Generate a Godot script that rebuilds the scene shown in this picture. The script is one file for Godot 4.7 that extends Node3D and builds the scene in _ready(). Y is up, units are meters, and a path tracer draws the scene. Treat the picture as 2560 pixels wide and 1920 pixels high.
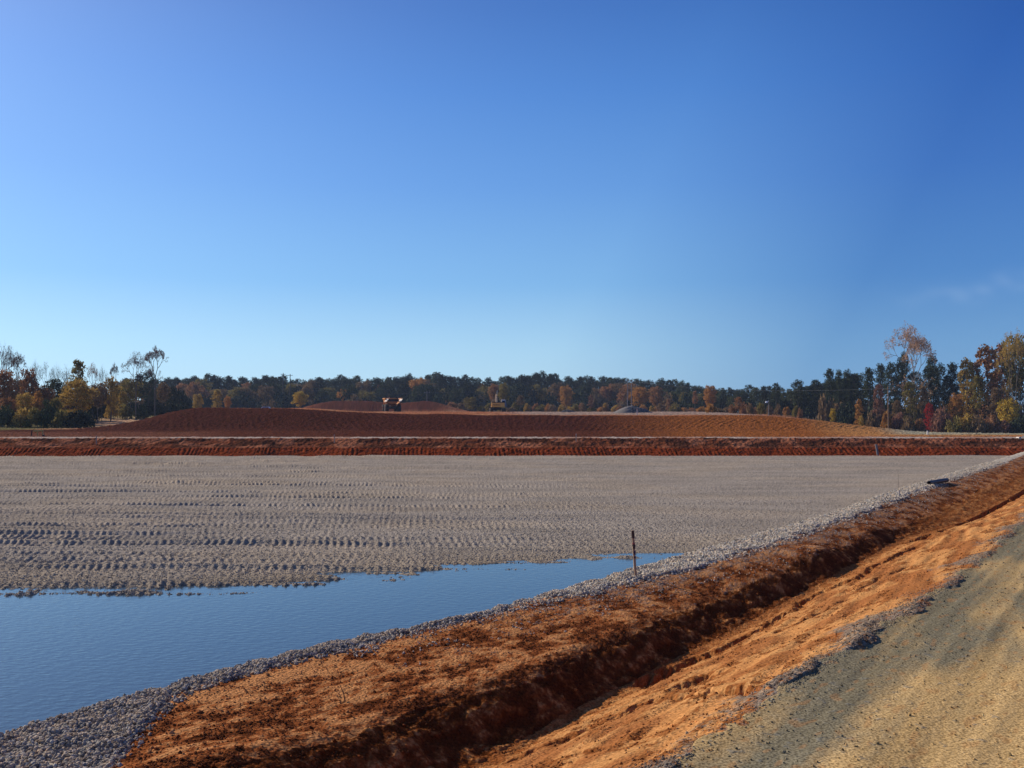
extends Node3D

# ---------------------------------------------------------------- constants
const EYE := 1.65                      # eye height over the gravel road
const SR := 0.5664                     # the road runs 34.5 degrees to the right of the view
const CR := 0.8241
const WATER_H := 3.0                   # water level below the eye

var rng := RandomNumberGenerator.new()
var na := FastNoiseLite.new()          # plain simplex, frequency 1
var nb := FastNoiseLite.new()          # fractal simplex, frequency 1
var nd := FastNoiseLite.new()          # two octaves, for grain
var nc := FastNoiseLite.new()          # cellular, frequency 1
var M := {}
var used := {}

# ---------------------------------------------------------------- small helpers
func numbered(called: String) -> String:
	var n: int = used.get(called, 0)
	used[called] = n + 1
	return called if n == 0 else "%s_%03d" % [called, n]

func tag(o: Node3D, label: String, category: String, group := "") -> void:
	o.set_meta("label", label)
	o.set_meta("category", category)
	if group != "":
		o.set_meta("group", group)

func thing(called: String, label: String, category: String, at: Vector3, turn := 0.0, group := "") -> Node3D:
	var o := Node3D.new()
	o.name = numbered(called)
	add_child(o)
	o.position = at
	o.rotation.y = turn
	tag(o, label, category, group)
	return o

func part(called: String, mesh: Mesh, m: Material, parent: Node) -> MeshInstance3D:
	var o := MeshInstance3D.new()
	o.name = called
	o.mesh = mesh
	o.material_override = m
	parent.add_child(o, true)
	return o

func solid(called: String, mesh: Mesh, m: Material) -> MeshInstance3D:
	var o := part(numbered(called), mesh, m, self)
	return o

func struct(called: String, mesh: Mesh, m: Material) -> MeshInstance3D:
	var o := solid(called, mesh, m)
	o.set_meta("kind", "structure")
	return o

func lin(r: float, g: float, b: float) -> Color:
	return Color(r, g, b).linear_to_srgb()

func mat(c: Color, rough := 0.9, metal := 0.0) -> StandardMaterial3D:
	var m := StandardMaterial3D.new()
	m.albedo_color = c
	m.roughness = rough
	m.metallic = metal
	return m

func sm(a: float, b: float, x: float) -> float:
	return smoothstep(a, b, x)

func hash1(k: int, salt: int) -> float:
	var v := (k * 374761393 + salt * 668265263) & 0x7fffffff
	v = ((v ^ (v >> 13)) * 1274126177) & 0x7fffffff
	return float((v ^ (v >> 16)) & 0xffff) / 65535.0

# ---------------------------------------------------------------- mesh pieces (SurfaceTool, clockwise fronts)
func stool() -> SurfaceTool:
	var st := SurfaceTool.new()
	st.begin(Mesh.PRIMITIVE_TRIANGLES)
	st.set_smooth_group(-1)
	return st

func done(st: SurfaceTool) -> ArrayMesh:
	st.generate_normals()
	return st.commit()

func quad(st: SurfaceTool, a: Vector3, b: Vector3, c: Vector3, d: Vector3) -> void:
	for v in [a, b, c, a, c, d]:
		st.add_vertex(v)

# a box whose top may be of another size and moved; chamfered edges are left to the sizes seen
func bx(st: SurfaceTool, at: Vector3, size: Vector3, top := Vector2.ONE, shift := Vector3.ZERO) -> void:
	var h := size * 0.5
	var b: Array[Vector3] = []
	for y in [-1, 1]:
		var k := top if y > 0 else Vector2.ONE
		var o := shift if y > 0 else Vector3.ZERO
		for c in [Vector2(-1, -1), Vector2(1, -1), Vector2(1, 1), Vector2(-1, 1)]:
			b.append(at + o + Vector3(c.x * h.x * k.x, y * h.y, c.y * h.z * k.y))
	quad(st, b[0], b[1], b[5], b[4]) ; quad(st, b[1], b[2], b[6], b[5])
	quad(st, b[2], b[3], b[7], b[6]) ; quad(st, b[3], b[0], b[4], b[7])
	quad(st, b[4], b[5], b[6], b[7]) ; quad(st, b[3], b[2], b[1], b[0])

func tube(st: SurfaceTool, a: Vector3, b: Vector3, ra: float, rb: float, n := 6, capped := true) -> void:
	var d := (b - a).normalized()
	var u := d.cross(Vector3(0.31, 0.2, 0.93)).normalized()
	var v := d.cross(u)
	for i in n:
		var p := TAU * i / n
		var q := TAU * (i + 1) / n
		var e0 := u * cos(p) + v * sin(p)
		var e1 := u * cos(q) + v * sin(q)
		quad(st, a + e0 * ra, b + e0 * rb, b + e1 * rb, a + e1 * ra)
		if capped:
			for w in [b, b + e1 * rb, b + e0 * rb, a, a + e0 * ra, a + e1 * ra]:
				st.add_vertex(w)

# ring of boxes or a lathe round the x axis: profile of (x, radius)
func lathe_x(st: SurfaceTool, at: Vector3, prof: Array, n := 20) -> void:
	for i in n:
		var p := TAU * i / n
		var q := TAU * (i + 1) / n
		for k in prof.size() - 1:
			var a: Vector2 = prof[k]
			var b: Vector2 = prof[k + 1]
			quad(st, at + Vector3(a.x, a.y * cos(p), a.y * sin(p)), at + Vector3(b.x, b.y * cos(p), b.y * sin(p)),
				at + Vector3(b.x, b.y * cos(q), b.y * sin(q)), at + Vector3(a.x, a.y * cos(q), a.y * sin(q)))

# ---------------------------------------------------------------- the ground: break lines along the road (distance s along it, t to its left, h below the eye)
var T := []                            # tables t1 h1 t2 h2 t3 h3 t4 h4 t5 h5, one value each 0.25 m from s = -12
func table(pts: Array) -> PackedFloat32Array:
	var a := PackedFloat32Array()
	var k := 0
	for i in 400:
		var s := -12.0 + i * 0.25
		while k < pts.size() - 2 and s > pts[k + 1].x:
			k += 1
		var p: Vector2 = pts[k]
		var q: Vector2 = pts[k + 1]
		a.append(lerpf(p.y, q.y, clampf((s - p.x) / (q.x - p.x), 0.0, 1.0)))
	var b := a.duplicate()
	for i in range(2, 398):
		b[i] = (a[i - 2] + a[i - 1] * 2.0 + a[i] * 3.0 + a[i + 1] * 2.0 + a[i + 2]) / 9.0
	return b

func lines() -> void:
	T.append(table([Vector2(-12, 2.05), Vector2(2, 1.95), Vector2(4.1, 1.86), Vector2(5.6, 1.80), Vector2(7, 1.73), Vector2(10, 1.6), Vector2(17, 1.54), Vector2(40, 1.3), Vector2(80, 1.0)]))
	T.append(table([Vector2(-12, 1.5), Vector2(0, 1.65), Vector2(20, 1.88), Vector2(40, 2.0), Vector2(80, 2.1)]))
	T.append(table([Vector2(-12, 4.0), Vector2(5.6, 3.96), Vector2(10, 3.94), Vector2(14, 3.89), Vector2(19.7, 3.9), Vector2(23.2, 3.3), Vector2(29, 3.1), Vector2(35, 3.0), Vector2(80, 2.6)]))
	T.append(table([Vector2(-12, 2.62), Vector2(22, 2.6), Vector2(35, 2.58), Vector2(80, 2.4)]))
	T.append(table([Vector2(-12, 4.7), Vector2(3.8, 4.62), Vector2(7, 4.28), Vector2(10, 4.38), Vector2(14.8, 4.25), Vector2(19.5, 4.2), Vector2(23, 4.0), Vector2(32, 3.92), Vector2(40, 3.6), Vector2(80, 3.2)]))
	T.append(table([Vector2(-12, 2.05), Vector2(3.8, 2.08), Vector2(7, 2.28), Vector2(10, 2.26), Vector2(15, 2.26), Vector2(19, 2.33), Vector2(24, 2.42), Vector2(40, 2.38), Vector2(80, 2.2)]))
	T.append(table([Vector2(-12, 4.6), Vector2(1.5, 4.6), Vector2(2.6, 4.9), Vector2(3.3, 5.23), Vector2(3.9, 5.83), Vector2(4.4, 6.3), Vector2(5.8, 6.15), Vector2(8.3, 5.85), Vector2(10, 5.46), Vector2(12.3, 5.18), Vector2(15.5, 4.96), Vector2(33, 4.95), Vector2(42, 4.68), Vector2(60, 4.6), Vector2(80, 4.4)]))
	T.append(table([Vector2(-12, 2.2), Vector2(80, 2.2)]))
	T.append(table([Vector2(-12, 6.3), Vector2(4.4, 6.44), Vector2(6, 6.39), Vector2(7.7, 5.97), Vector2(10, 5.88), Vector2(13, 5.8), Vector2(19.7, 5.47), Vector2(26, 5.6), Vector2(34, 5.49), Vector2(48, 5.26), Vector2(80, 4.8)]))
	T.append(table([Vector2(-12, 2.22), Vector2(80, 2.22)]))

const SHORE := [Vector2(-40, 15.6), Vector2(-8.5, 15.4), Vector2(-6.66, 15.45), Vector2(-6.1, 15.15), Vector2(-5.7, 15.86), Vector2(-4.7, 15.9), Vector2(-3.8, 16.16), Vector2(-2.9, 17.05), Vector2(-2.0, 16.9), Vector2(-1.4, 17.76), Vector2(-0.4, 18.05), Vector2(0.4, 18.4), Vector2(1.4, 18.95), Vector2(3.5, 19.2), Vector2(5.0, 18.8), Vector2(9.0, 17.0), Vector2(60.0, 16.0)]
var shore_tab := PackedFloat32Array()
func shore(x: float) -> float:
	if shore_tab.is_empty():
		var k := 0
		for i in 1001:
			var xx := -40.0 + i * 0.1
			while k < SHORE.size() - 2 and xx > SHORE[k + 1].x:
				k += 1
			shore_tab.append(lerpf(SHORE[k].y, SHORE[k + 1].y, clampf((xx - SHORE[k].x) / (SHORE[k + 1].x - SHORE[k].x), 0.0, 1.0)))
	return shore_tab[clampi(int((x + 40.0) * 10.0), 0, 1000)]

# erosion gullies and rills on the ditch slope: points (s, t), half width, depth
const GULLIES := [
	[0.15, 0.24, [Vector2(7.7, 3.72), Vector2(8.2, 3.68), Vector2(8.75, 3.64), Vector2(9.1, 3.55)]],
	[0.12, 0.10, [Vector2(9.1, 3.55), Vector2(9.9, 3.42), Vector2(10.5, 3.5), Vector2(11.3, 3.45), Vector2(12.2, 3.6), Vector2(13.5, 3.35), Vector2(15, 3.4), Vector2(17, 3.2)]],
	[0.09, 0.10, [Vector2(6.3, 2.95), Vector2(6.22, 2.75), Vector2(6.12, 2.5), Vector2(5.95, 2.25), Vector2(5.76, 2.02)]],
	[0.22, 0.20, [Vector2(18.6, 3.5), Vector2(20.5, 3.3), Vector2(22.2, 3.12), Vector2(25, 3.1), Vector2(28.3, 2.98), Vector2(34, 2.85), Vector2(42, 2.7)]],
	[0.14, 0.06, [Vector2(5.4, 3.6), Vector2(6.0, 3.3), Vector2(6.4, 3.05), Vector2(7.2, 2.95)]],
	[0.05, 0.03, [Vector2(9.2, 3.0), Vector2(10.0, 2.9), Vector2(10.8, 2.75)]],
	[0.05, 0.03, [Vector2(11.5, 2.9), Vector2(12.6, 2.75), Vector2(13.5, 2.6)]],
	[0.05, 0.025, [Vector2(4.6, 3.3), Vector2(4.9, 2.9), Vector2(5.0, 2.5)]],
]

var e_h := 0.0                         # what ground() found: depth below the eye, colour, kind (0 road, 1 earth, 2 gravel)
var e_c := Color()
var e_k := 0

const LIGHT := Color(0.53, 0.245, 0.086)
const RUST := Color(0.225, 0.070, 0.020)
const DARK := Color(0.10, 0.030, 0.010)
const GREY := Color(0.315, 0.272, 0.222)

func tracks(x: float, D: float) -> float:
	var q := D + 0.02 * x + 0.5 * na.get_noise_2d(x * 0.03 + 7.0, D * 0.05)
	var p := x + 0.11 * D + 0.03 * na.get_noise_2d(x * 0.5, D * 0.7)
	var kf := floorf(q / 0.78)
	var k := int(kf)
	var v := q / 0.78 - kf
	var size := lerpf(1.7, 0.5, sm(-13.0, 10.0, x)) * clampf(0.95 + 0.7 * na.get_noise_2d(p * 0.05, kf * 3.7), 0.45, 1.25) * (1.0 + 0.6 * sm(24.0, 48.0, D))
	var g := absf(fposmod(p / 0.165 + hash1(k, 2) + 0.2 * v, 1.0) * 2.0 - 1.0)
	var rib := g * g * (3.0 - 2.0 * g) * clampf(0.8 + 0.6 * na.get_noise_2d(x * 1.1 + 11.0, D * 1.9), 0.3, 1.2)
	var sink := 0.008 + 0.034 * hash1(k, 1)
	var up := (0.006 + 0.026 * hash1(k, 3)) * clampf(0.75 + 0.7 * na.get_noise_2d(p * 0.11, kf * 5.1 + 40.0), 0.1, 1.2)
	var h := lerpf(-sink, up, sm(0.50, 0.76, v) * (1.0 - sm(0.84, 1.0, v)))
	h += (0.012 + 0.020 * hash1(k, 4)) * rib * sm(0.0, 0.1, v) * (1.0 - sm(0.66, 0.8, v))
	return size * h + 0.018 * na.get_noise_2d(x * 0.12, q * 1.1) + 0.012

func floor_h(x: float, D: float) -> float:
	var w := D - shore(x)
	var h := WATER_H
	if w < 0.0:
		h += minf(0.4, 0.012 - w * 0.055) - 0.07 * maxf(0.0, na.get_noise_2d(x * 0.8 + 3.0, D * 1.6) - 0.25) * sm(-1.6, -0.2, w)
	else:
		h -= 0.15 * (1.0 - exp(-w / 3.0)) + 0.0
	h -= 0.05 * sm(22.0, 50.0, D)
	return h - tracks(x, D)

func ground(x: float, D: float, fine: float) -> void:
	var s := SR * x + CR * D
	var t := -CR * x + SR * D
	var fi := clampf((s + 12.0) * 4.0, 0.0, 398.0)
	var i := int(fi)
	var f := fi - i
	var wob := na.get_noise_2d(s * 0.8, t * 0.8) * 0.09 + na.get_noise_2d(s * 4.0, t * 4.0) * 0.035
	var t1: float = lerpf(T[0][i], T[0][i + 1], f)
	var t2: float = lerpf(T[2][i], T[2][i + 1], f)
	var t3: float = lerpf(T[4][i], T[4][i + 1], f) + 0.10 * na.get_noise_2d(s * 0.55 + 80.0, 1.0) + 0.05 * na.get_noise_2d(s * 2.1, 30.0)
	var t4: float = lerpf(T[6][i], T[6][i + 1], f)
	var t5: float = lerpf(T[8][i], T[8][i + 1], f)
	var h1: float = lerpf(T[1][i], T[1][i + 1], f)
	var n1 := nd.get_noise_2d(x * 6.1 + D * 2.3, D * 6.1 - x * 2.3) * 1.3
	var n2 := nd.get_noise_2d(x * 15.0 - D * 7.0 + 5.0, D * 15.0 + x * 7.0) * 1.3
	var tw := t + wob
	if tw < t1 - 0.02:
		# ------- the road
		e_k = 0
		var rut := na.get_noise_2d(s * 0.05, t * 2.2) * 0.006 + na.get_noise_2d(s * 0.3 + 31.0, t * 6.0) * 0.0025
		e_h = h1 + 0.012 * (t1 - t) * (t1 - t) * 0.25 - rut - n1 * 0.0014 - n2 * 0.0014
		var edge := sm(1.25, 0.2, t1 - tw) * 0.95 - 0.1 + 0.2 * sm(9.0, 15.0, s)
		var pat := nb.get_noise_2d(s * 0.22 + 4.0, t * 1.3)
		var grn := clampf(edge + pat * 0.8 + 0.02 + n1 * 0.12 + 0.14 * na.get_noise_2d(s * 0.5, t * 4.0), 0.0, 1.0)
		var c := Color(0.53, 0.355, 0.155).lerp(Color(0.215, 0.188, 0.122), grn)
		var streak := na.get_noise_2d(s * 0.35, t * 9.0)
		c = c * (1.0 + 0.10 * streak + 0.10 * na.get_noise_2d(s * 0.08 + 5.0, t * 3.0) + 0.12 * n2 + 0.07 * n1)
		var red := sm(0.7, 0.85, na.get_noise_2d(s * 2.6 + 70.0, t * 7.0))
		e_c = c.lerp(Color(0.42, 0.20, 0.07), red * 0.35)
		if nc.get_noise_2d(x * 16.0, D * 16.0) > -0.22 and n1 > 0.1 - edge * 0.35:
			e_c = e_c.lerp(Color(0.2, 0.2, 0.18), 0.5)
			e_h -= 0.003
		return
	if tw < t4:
		# ------- bare earth: edge of the road, ditch, berm
		e_k = 1
		var h2: float = lerpf(T[3][i], T[3][i + 1], f)
		var h3: float = lerpf(T[5][i], T[5][i + 1], f) + 0.02 + 0.07 * na.get_noise_2d(s * 0.33 + 14.0, 2.0)
		var h4: float = lerpf(T[7][i], T[7][i + 1], f)
		var big := nb.get_noise_2d(s * 1.0, t * 1.9)
		var fib := nb.get_noise_2d(s * 3.8 + 9.0, t * 6.2)
		var hp := 0.0
		for tap in 5:
			var tt := t + (tap - 2) * 0.085
			if tt < t2:
				var uu := clampf((tt - t1) / (t2 - t1), 0.0, 1.0)
				hp += lerpf(h1, h2, uu * (0.82 + 0.18 * uu))
			elif tt < t3:
				hp += lerpf(h2, h3, (tt - t2) / (t3 - t2))
			else:
				hp += lerpf(h3, h4, clampf((tt - t3) / (t4 - t3), 0.0, 1.0))
		hp *= 0.2
		var dk := 0.0                      # how far the soil is the dark loose kind
		var rough := 1.0
		if t < t2:
			var u := clampf((t - t1) / (t2 - t1), 0.0, 1.0)
			e_h = hp if t > t1 + 0.25 else lerpf(h1, h2, u * (0.82 + 0.18 * u))
			var flow := na.get_noise_2d((s + 0.55 * t) * 0.55, (t - 0.1 * s) * 4.2)
			e_h -= flow * 0.024 * u * (1.0 - u) * 3.0
			e_h += 0.012 * big
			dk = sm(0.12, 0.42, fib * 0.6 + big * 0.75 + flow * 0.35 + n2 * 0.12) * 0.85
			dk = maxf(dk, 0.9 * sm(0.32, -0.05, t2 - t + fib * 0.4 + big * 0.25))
			rough = 0.25 + dk
			# the gullies
			for gl in GULLIES:
				var gp: Array = gl[2]
				var best := 9.0
				for j in gp.size() - 1:
					var a: Vector2 = gp[j]
					if s < a.x - 3.5 or s > a.x + 8.0:
						continue
					var ab: Vector2 = gp[j + 1] - a
					var ap := Vector2(s, t + wob * 0.8) - a
					var along := clampf(ap.dot(ab) / ab.length_squared(), 0.0, 1.0)
					best = minf(best, (ap - ab * along).length())
				var wd: float = gl[0]
				if best < wd * 3.0:
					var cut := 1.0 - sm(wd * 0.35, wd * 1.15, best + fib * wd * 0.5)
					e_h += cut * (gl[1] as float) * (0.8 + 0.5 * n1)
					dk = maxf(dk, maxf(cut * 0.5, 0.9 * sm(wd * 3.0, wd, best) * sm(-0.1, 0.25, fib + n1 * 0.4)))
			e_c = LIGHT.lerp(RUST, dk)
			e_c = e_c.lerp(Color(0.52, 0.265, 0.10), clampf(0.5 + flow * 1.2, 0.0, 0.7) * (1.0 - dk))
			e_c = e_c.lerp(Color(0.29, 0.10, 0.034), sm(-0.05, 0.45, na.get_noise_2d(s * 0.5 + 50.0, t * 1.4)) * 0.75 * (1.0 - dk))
			# loose grey gravel pushed off the road
			var fromroad := tw - t1
			var spread := 0.10 + 0.36 * maxf(0.0, na.get_noise_2d(s * 0.45 + 12.0, 3.0) + 0.2)
			var win := exp(-pow((fromroad - 0.09) / 0.10, 2.0)) * (0.35 + 0.65 * sm(-0.15, 0.35, na.get_noise_2d(s * 0.55 + 2.0, 8.0) + 0.9 * exp(-pow((s - 6.6) / 1.3, 2.0))))
			e_h -= 0.048 * win * (0.35 + 0.65 * exp(-pow((s - 6.6) / 1.7, 2.0)))
			var gv := sm(spread + 0.1, spread - 0.12, fromroad + n1 * 0.1 + big * 0.22)
			if gv > 0.0:
				var sp := sm(-0.25, 0.1, nc.get_noise_2d(x * 14.0, D * 14.0) + 0.35 + gv * 0.4 + n2 * 0.3)
				e_c = e_c.lerp(Color(0.175, 0.165, 0.14) * (0.9 + 0.5 * n2), gv * sp * 0.8)
				rough = maxf(rough, gv)
		elif t < t3:
			var u := clampf((t - t2) / (t3 - t2), 0.0, 1.0)
			e_h = hp
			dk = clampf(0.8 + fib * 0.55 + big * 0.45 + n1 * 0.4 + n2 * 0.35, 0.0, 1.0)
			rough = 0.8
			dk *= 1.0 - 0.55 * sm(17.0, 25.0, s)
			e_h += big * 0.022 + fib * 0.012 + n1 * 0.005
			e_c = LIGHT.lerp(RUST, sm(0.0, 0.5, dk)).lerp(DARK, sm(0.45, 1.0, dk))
		else:
			var u := clampf((t - t3) / (t4 - t3), 0.0, 1.0)
			e_h = hp + big * 0.008 + fib * 0.004
			var tan_patch := 0.75 * exp(-pow((s - 5.1) / 0.9, 2.0) - pow((t - 5.95) / 0.4, 2.0))
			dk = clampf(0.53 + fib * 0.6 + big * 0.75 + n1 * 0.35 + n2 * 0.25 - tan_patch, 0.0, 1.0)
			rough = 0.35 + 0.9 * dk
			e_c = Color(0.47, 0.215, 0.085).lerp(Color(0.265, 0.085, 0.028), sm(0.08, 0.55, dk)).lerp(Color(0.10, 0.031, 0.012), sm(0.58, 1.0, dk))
			# stray gravel near the berm's gravel edge
			var near_g := sm(0.85, 0.0, t4 - tw + big * 0.7) * sm(6.5, 10.0, s)
			if near_g > 0.0:
				var sp := sm(0.55 - near_g * 0.75, 0.75 - near_g * 0.6, n2 * 0.6 + n1 * 0.5 + fib * 0.5)
				e_c = e_c.lerp(GREY * 0.8, sp * 0.5)
				e_h -= 0.003 * sp
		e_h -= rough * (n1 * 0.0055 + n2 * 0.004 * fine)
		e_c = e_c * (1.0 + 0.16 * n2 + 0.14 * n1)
		return
	# ------- gravel: berm edge, slope, pad
	e_k = 2
	var h5: float = lerpf(T[9][i], T[9][i + 1], f)
	var h4b: float = lerpf(T[7][i], T[7][i + 1], f)
	var hs := 0.0
	if t < t5:
		hs = lerpf(h4b, h5, clampf((t - t4) / maxf(0.05, t5 - t4), 0.0, 1.0)) - 0.02 * sm(0.0, 0.1, tw - t4)
	else:
		hs = h5 + (t - t5) * 0.62
	var lump := na.get_noise_2d(s * 2.4, t * 2.4) * 0.018
	hs -= lump
	var fl := floor_h(x, D)
	var deep := fl < hs
	e_h = minf(hs, fl)
	e_h -= (n2 * 0.006 + n1 * 0.003) * fine
	var tone := 1.0 + 0.22 * n2 + 0.08 * n1 + 0.10 * na.get_noise_2d(x * 0.15, D * 0.5)
	var c2 := GREY * tone
	c2 = c2.lerp(Color(0.34, 0.285, 0.222) * tone, sm(-0.1, 0.5, na.get_noise_2d(x * 0.11 + 20.0, D * 0.22)))
	if deep:
		var wet := exp(-absf(D - shore(x)) / 1.1)
		c2 = c2.lerp(Color(0.235, 0.185, 0.125) * tone, wet * 0.65)
	else:
		c2 = Color(0.30, 0.26, 0.21).lerp(Color(0.48, 0.42, 0.335), sm(6.0, 12.0, s)) * tone
	e_c = c2

# depth below the eye of the land beyond the basin
func far_h(x: float, D: float) -> float:
	if D < 60.8:
		var u := clampf((D - 58.3 + 0.25 * na.get_noise_2d(x * 0.12, 4.0)) / 2.5, 0.0, 1.0)
		var prof := u * 1.08 if u < 0.45 else (0.486 + (u - 0.45) * 0.35 if u < 0.6 else 0.5385 + (u - 0.6) * 1.154)
		return lerpf(2.83, 1.775 - 0.05 * na.get_noise_2d(x * 0.14, 77.0), clampf(prof, 0.0, 1.0))
	var lft := sm(-0.22, -0.42, x / D)
	var rgt := sm(0.28, 0.42, x / D)
	var hb := 1.775 + 0.004 * (D - 62.0)
	var hl := 1.78
	if D < 120.0:
		hl = lerpf(1.78, 2.1, (D - 62.0) / 58.0)
	elif D < 180.0:
		hl = lerpf(2.1, 0.9, sm(128.0, 180.0, D))
	else:
		hl = lerpf(0.9, -0.8, clampf((D - 180.0) / 160.0, 0.0, 1.0))
	var hr := 1.78 + 1.75 * sm(62.0, 150.0, D) + 0.5 * sm(150.0, 250.0, D)
	var plat := sm(100.0, 180.0, D)
	# the red embankment
	var e := sm(-51.0, -35.0, x - 0.1 * (D - 104.0)) * (1.0 - sm(27.0, 56.0, x - 0.12 * (D - 104.0)))
	var top := 0.22
	if x < -13.0:
		top = lerpf(0.22, -0.42, sm(-13.0, -26.0, x)) + 0.35 * sm(112.0, 122.0, D) * sm(-13.0, -26.0, x)
	else:
		top = lerpf(0.22, 0.42, sm(-13.0, 8.0, x))
	top = lerpf(top, -0.02, plat)
	var rise := sm(89.0, 103.0, D)
	var h := hb
	h = lerpf(h, top, rise * e)
	h = lerpf(h, lerpf(hb, 0.0, sm(95.0, 180.0, D)), (1.0 - e) * (1.0 - lft) * (1.0 - rgt))
	h = lerpf(h, hl, lft * (1.0 - e))
	h = lerpf(h, hr, rgt * (1.0 - e))
	# the second mound, behind the truck
	var mx := (x + 33.0)
	var k := 1.0 - sm(11.0, 25.0, absf(mx + 1.0))
	var kd := 1.0 - sm(4.0, 22.0, absf(D - 236.0))
	h -= 2.85 * k * kd
	h += 1.5 * sm(250.0, 330.0, D) * (1.0 - lft)
	return h

const RED := Color(0.19, 0.040, 0.014)
func far_eval(x: float, D: float) -> void:
	e_h = far_h(x, D)
	var n1 := na.get_noise_2d(x * 1.3, D * 1.3)
	var n2 := na.get_noise_2d(x * 5.0 + 3.0, D * 5.0)
	var big := nb.get_noise_2d(x * 0.06, D * 0.12)
	var px := x / D
	if D < 60.9:
		# the cut bank across the basin: cleat marks run up the lower half
		var up := clampf((2.83 - e_h) / 1.05, 0.0, 1.0)
		var low := 1.0 - sm(0.42, 0.5, up)
		var p := x + 0.11 * D + 0.15 * na.get_noise_2d(x * 0.3, 9.0)
		var g := 1.0 - absf(fposmod(p / 0.26, 1.0) * 2.0 - 1.0)
		var on := sm(-0.35, 0.2, na.get_noise_2d(x * 0.35, 20.0 + up))
		var g2 := 1.0 - absf(fposmod(p / 0.42 + 0.3, 1.0) * 2.0 - 1.0)
		e_h -= low * g * g * 0.085 * on + (1.0 - low) * g2 * 0.04 * sm(0.0, 0.4, n1) + n1 * 0.008 + n2 * 0.006
		var c := RED.lerp(Color(0.18, 0.058, 0.028), 1.0 - low)
		c = c.lerp(Color(0.30, 0.115, 0.06), (1.0 - low) * sm(0.05, 0.4, na.get_noise_2d(x * 0.28 + 6.0, up * 1.5)))
		c = c.lerp(Color(0.09, 0.035, 0.02), (1.0 - low) * sm(0.1, 0.5, na.get_noise_2d(x * 0.4 + 60.0, up * 2.0)))
		e_c = c * (1.0 + 0.25 * n2)
		return
	e_h -= n1 * 0.03 + n2 * 0.012 + 0.10 * nb.get_noise_2d(x * 0.11 + 8.0, D * 0.13) * sm(66.0, 75.0, D)
	if D < 65.0:
		e_h += n1 * 0.022
		var c := Color(0.40, 0.33, 0.28) * (1.0 + 0.2 * n2)
		e_c = c.lerp(Color(0.30, 0.12, 0.06), sm(0.1, 0.4, na.get_noise_2d(x * 0.2, 33.0)) * 0.5)
		return
	# the embankment and the land behind
	var p := x + 0.11 * D
	var skew := lerpf(0.25, -0.7, sm(-0.2, 0.3, px))
	var gr := 1.0 - absf(fposmod((p + skew * (D - 95.0)) / 0.75, 1.0) * 2.0 - 1.0)
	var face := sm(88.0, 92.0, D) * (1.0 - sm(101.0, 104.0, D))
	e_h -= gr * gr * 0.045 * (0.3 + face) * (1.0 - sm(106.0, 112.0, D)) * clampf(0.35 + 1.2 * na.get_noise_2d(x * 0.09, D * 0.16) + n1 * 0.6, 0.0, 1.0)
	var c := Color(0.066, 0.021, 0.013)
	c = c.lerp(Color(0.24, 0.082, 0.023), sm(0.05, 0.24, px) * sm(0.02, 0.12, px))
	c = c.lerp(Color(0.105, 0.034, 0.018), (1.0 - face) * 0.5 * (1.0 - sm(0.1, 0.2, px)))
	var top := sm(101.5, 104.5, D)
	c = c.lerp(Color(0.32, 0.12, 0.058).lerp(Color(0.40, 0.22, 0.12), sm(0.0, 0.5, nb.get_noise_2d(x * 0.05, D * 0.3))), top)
	# grey stone spread on the plateau
	var stone := sm(-4.0, 4.0, x) * (1.0 - sm(36.0, 46.0, x)) * sm(106.0, 118.0, D) * (1.0 - sm(232.0, 250.0, D))
	c = c.lerp(Color(0.31, 0.235, 0.19), stone * 0.85)
	# second mound
	var mound := (1.0 - sm(12.0, 26.0, absf(x + 34.0))) * sm(214.0, 218.0, D)
	c = c.lerp(Color(0.088, 0.030, 0.018), mound)
	# grass and track on the left, road and verge on the right
	var lft := sm(-0.30, -0.36, px) * (1.0 - sm(-60.0, -51.0, x) * sm(80.0, 86.0, D) * (1.0 - sm(112.0, 120.0, D)))
	var lc := Color(0.13, 0.05, 0.03).lerp(Color(0.15, 0.13, 0.055), sm(86.0, 96.0, D + 10.0 * big))
	var trail := exp(-pow((px + 0.430 + 0.02 * na.get_noise_2d(D * 0.05, 3.0)) / 0.045, 2.0)) * sm(92.0, 108.0, D) * (1.0 - sm(190.0, 215.0, D))
	lc = lc.lerp(Color(0.46, 0.28, 0.17).lerp(Color(0.36, 0.30, 0.14), sm(150.0, 180.0, D)), trail)
	c = c.lerp(lc, lft)
	var rgt := sm(0.30, 0.37, px - 0.0006 * (110.0 - D))
	var rc := Color(0.34, 0.13, 0.05).lerp(Color(0.10, 0.045, 0.02), sm(0.1, 0.4, big + n1 * 0.4))
	rc = rc.lerp(Color(0.36, 0.17, 0.06), sm(66.0, 69.0, D))
	rc = rc.lerp(Color(0.30, 0.275, 0.19), sm(72.0, 76.0, D + n1) * sm(0.40, 0.45, px + 0.0004 * (D - 75.0)))
	rc = rc.lerp(Color(0.13, 0.075, 0.035), sm(108.0, 118.0, D + n1 * 4.0))
	c = c.lerp(rc, rgt)
	c = c.lerp(Color(0.10, 0.075, 0.035), sm(245.0, 262.0, D))
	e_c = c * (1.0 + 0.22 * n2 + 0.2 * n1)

func columns(inner: float, n: int, outer: float, no: int) -> PackedFloat32Array:
	var u := PackedFloat32Array()
	for i in no:
		u.append(-outer + (outer - inner) * i / no)
	for i in n + 1:
		u.append(-inner + 2.0 * inner * i / n)
	for i in no:
		u.append(inner + (outer - inner) * (i + 1) / no)
	return u

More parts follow.
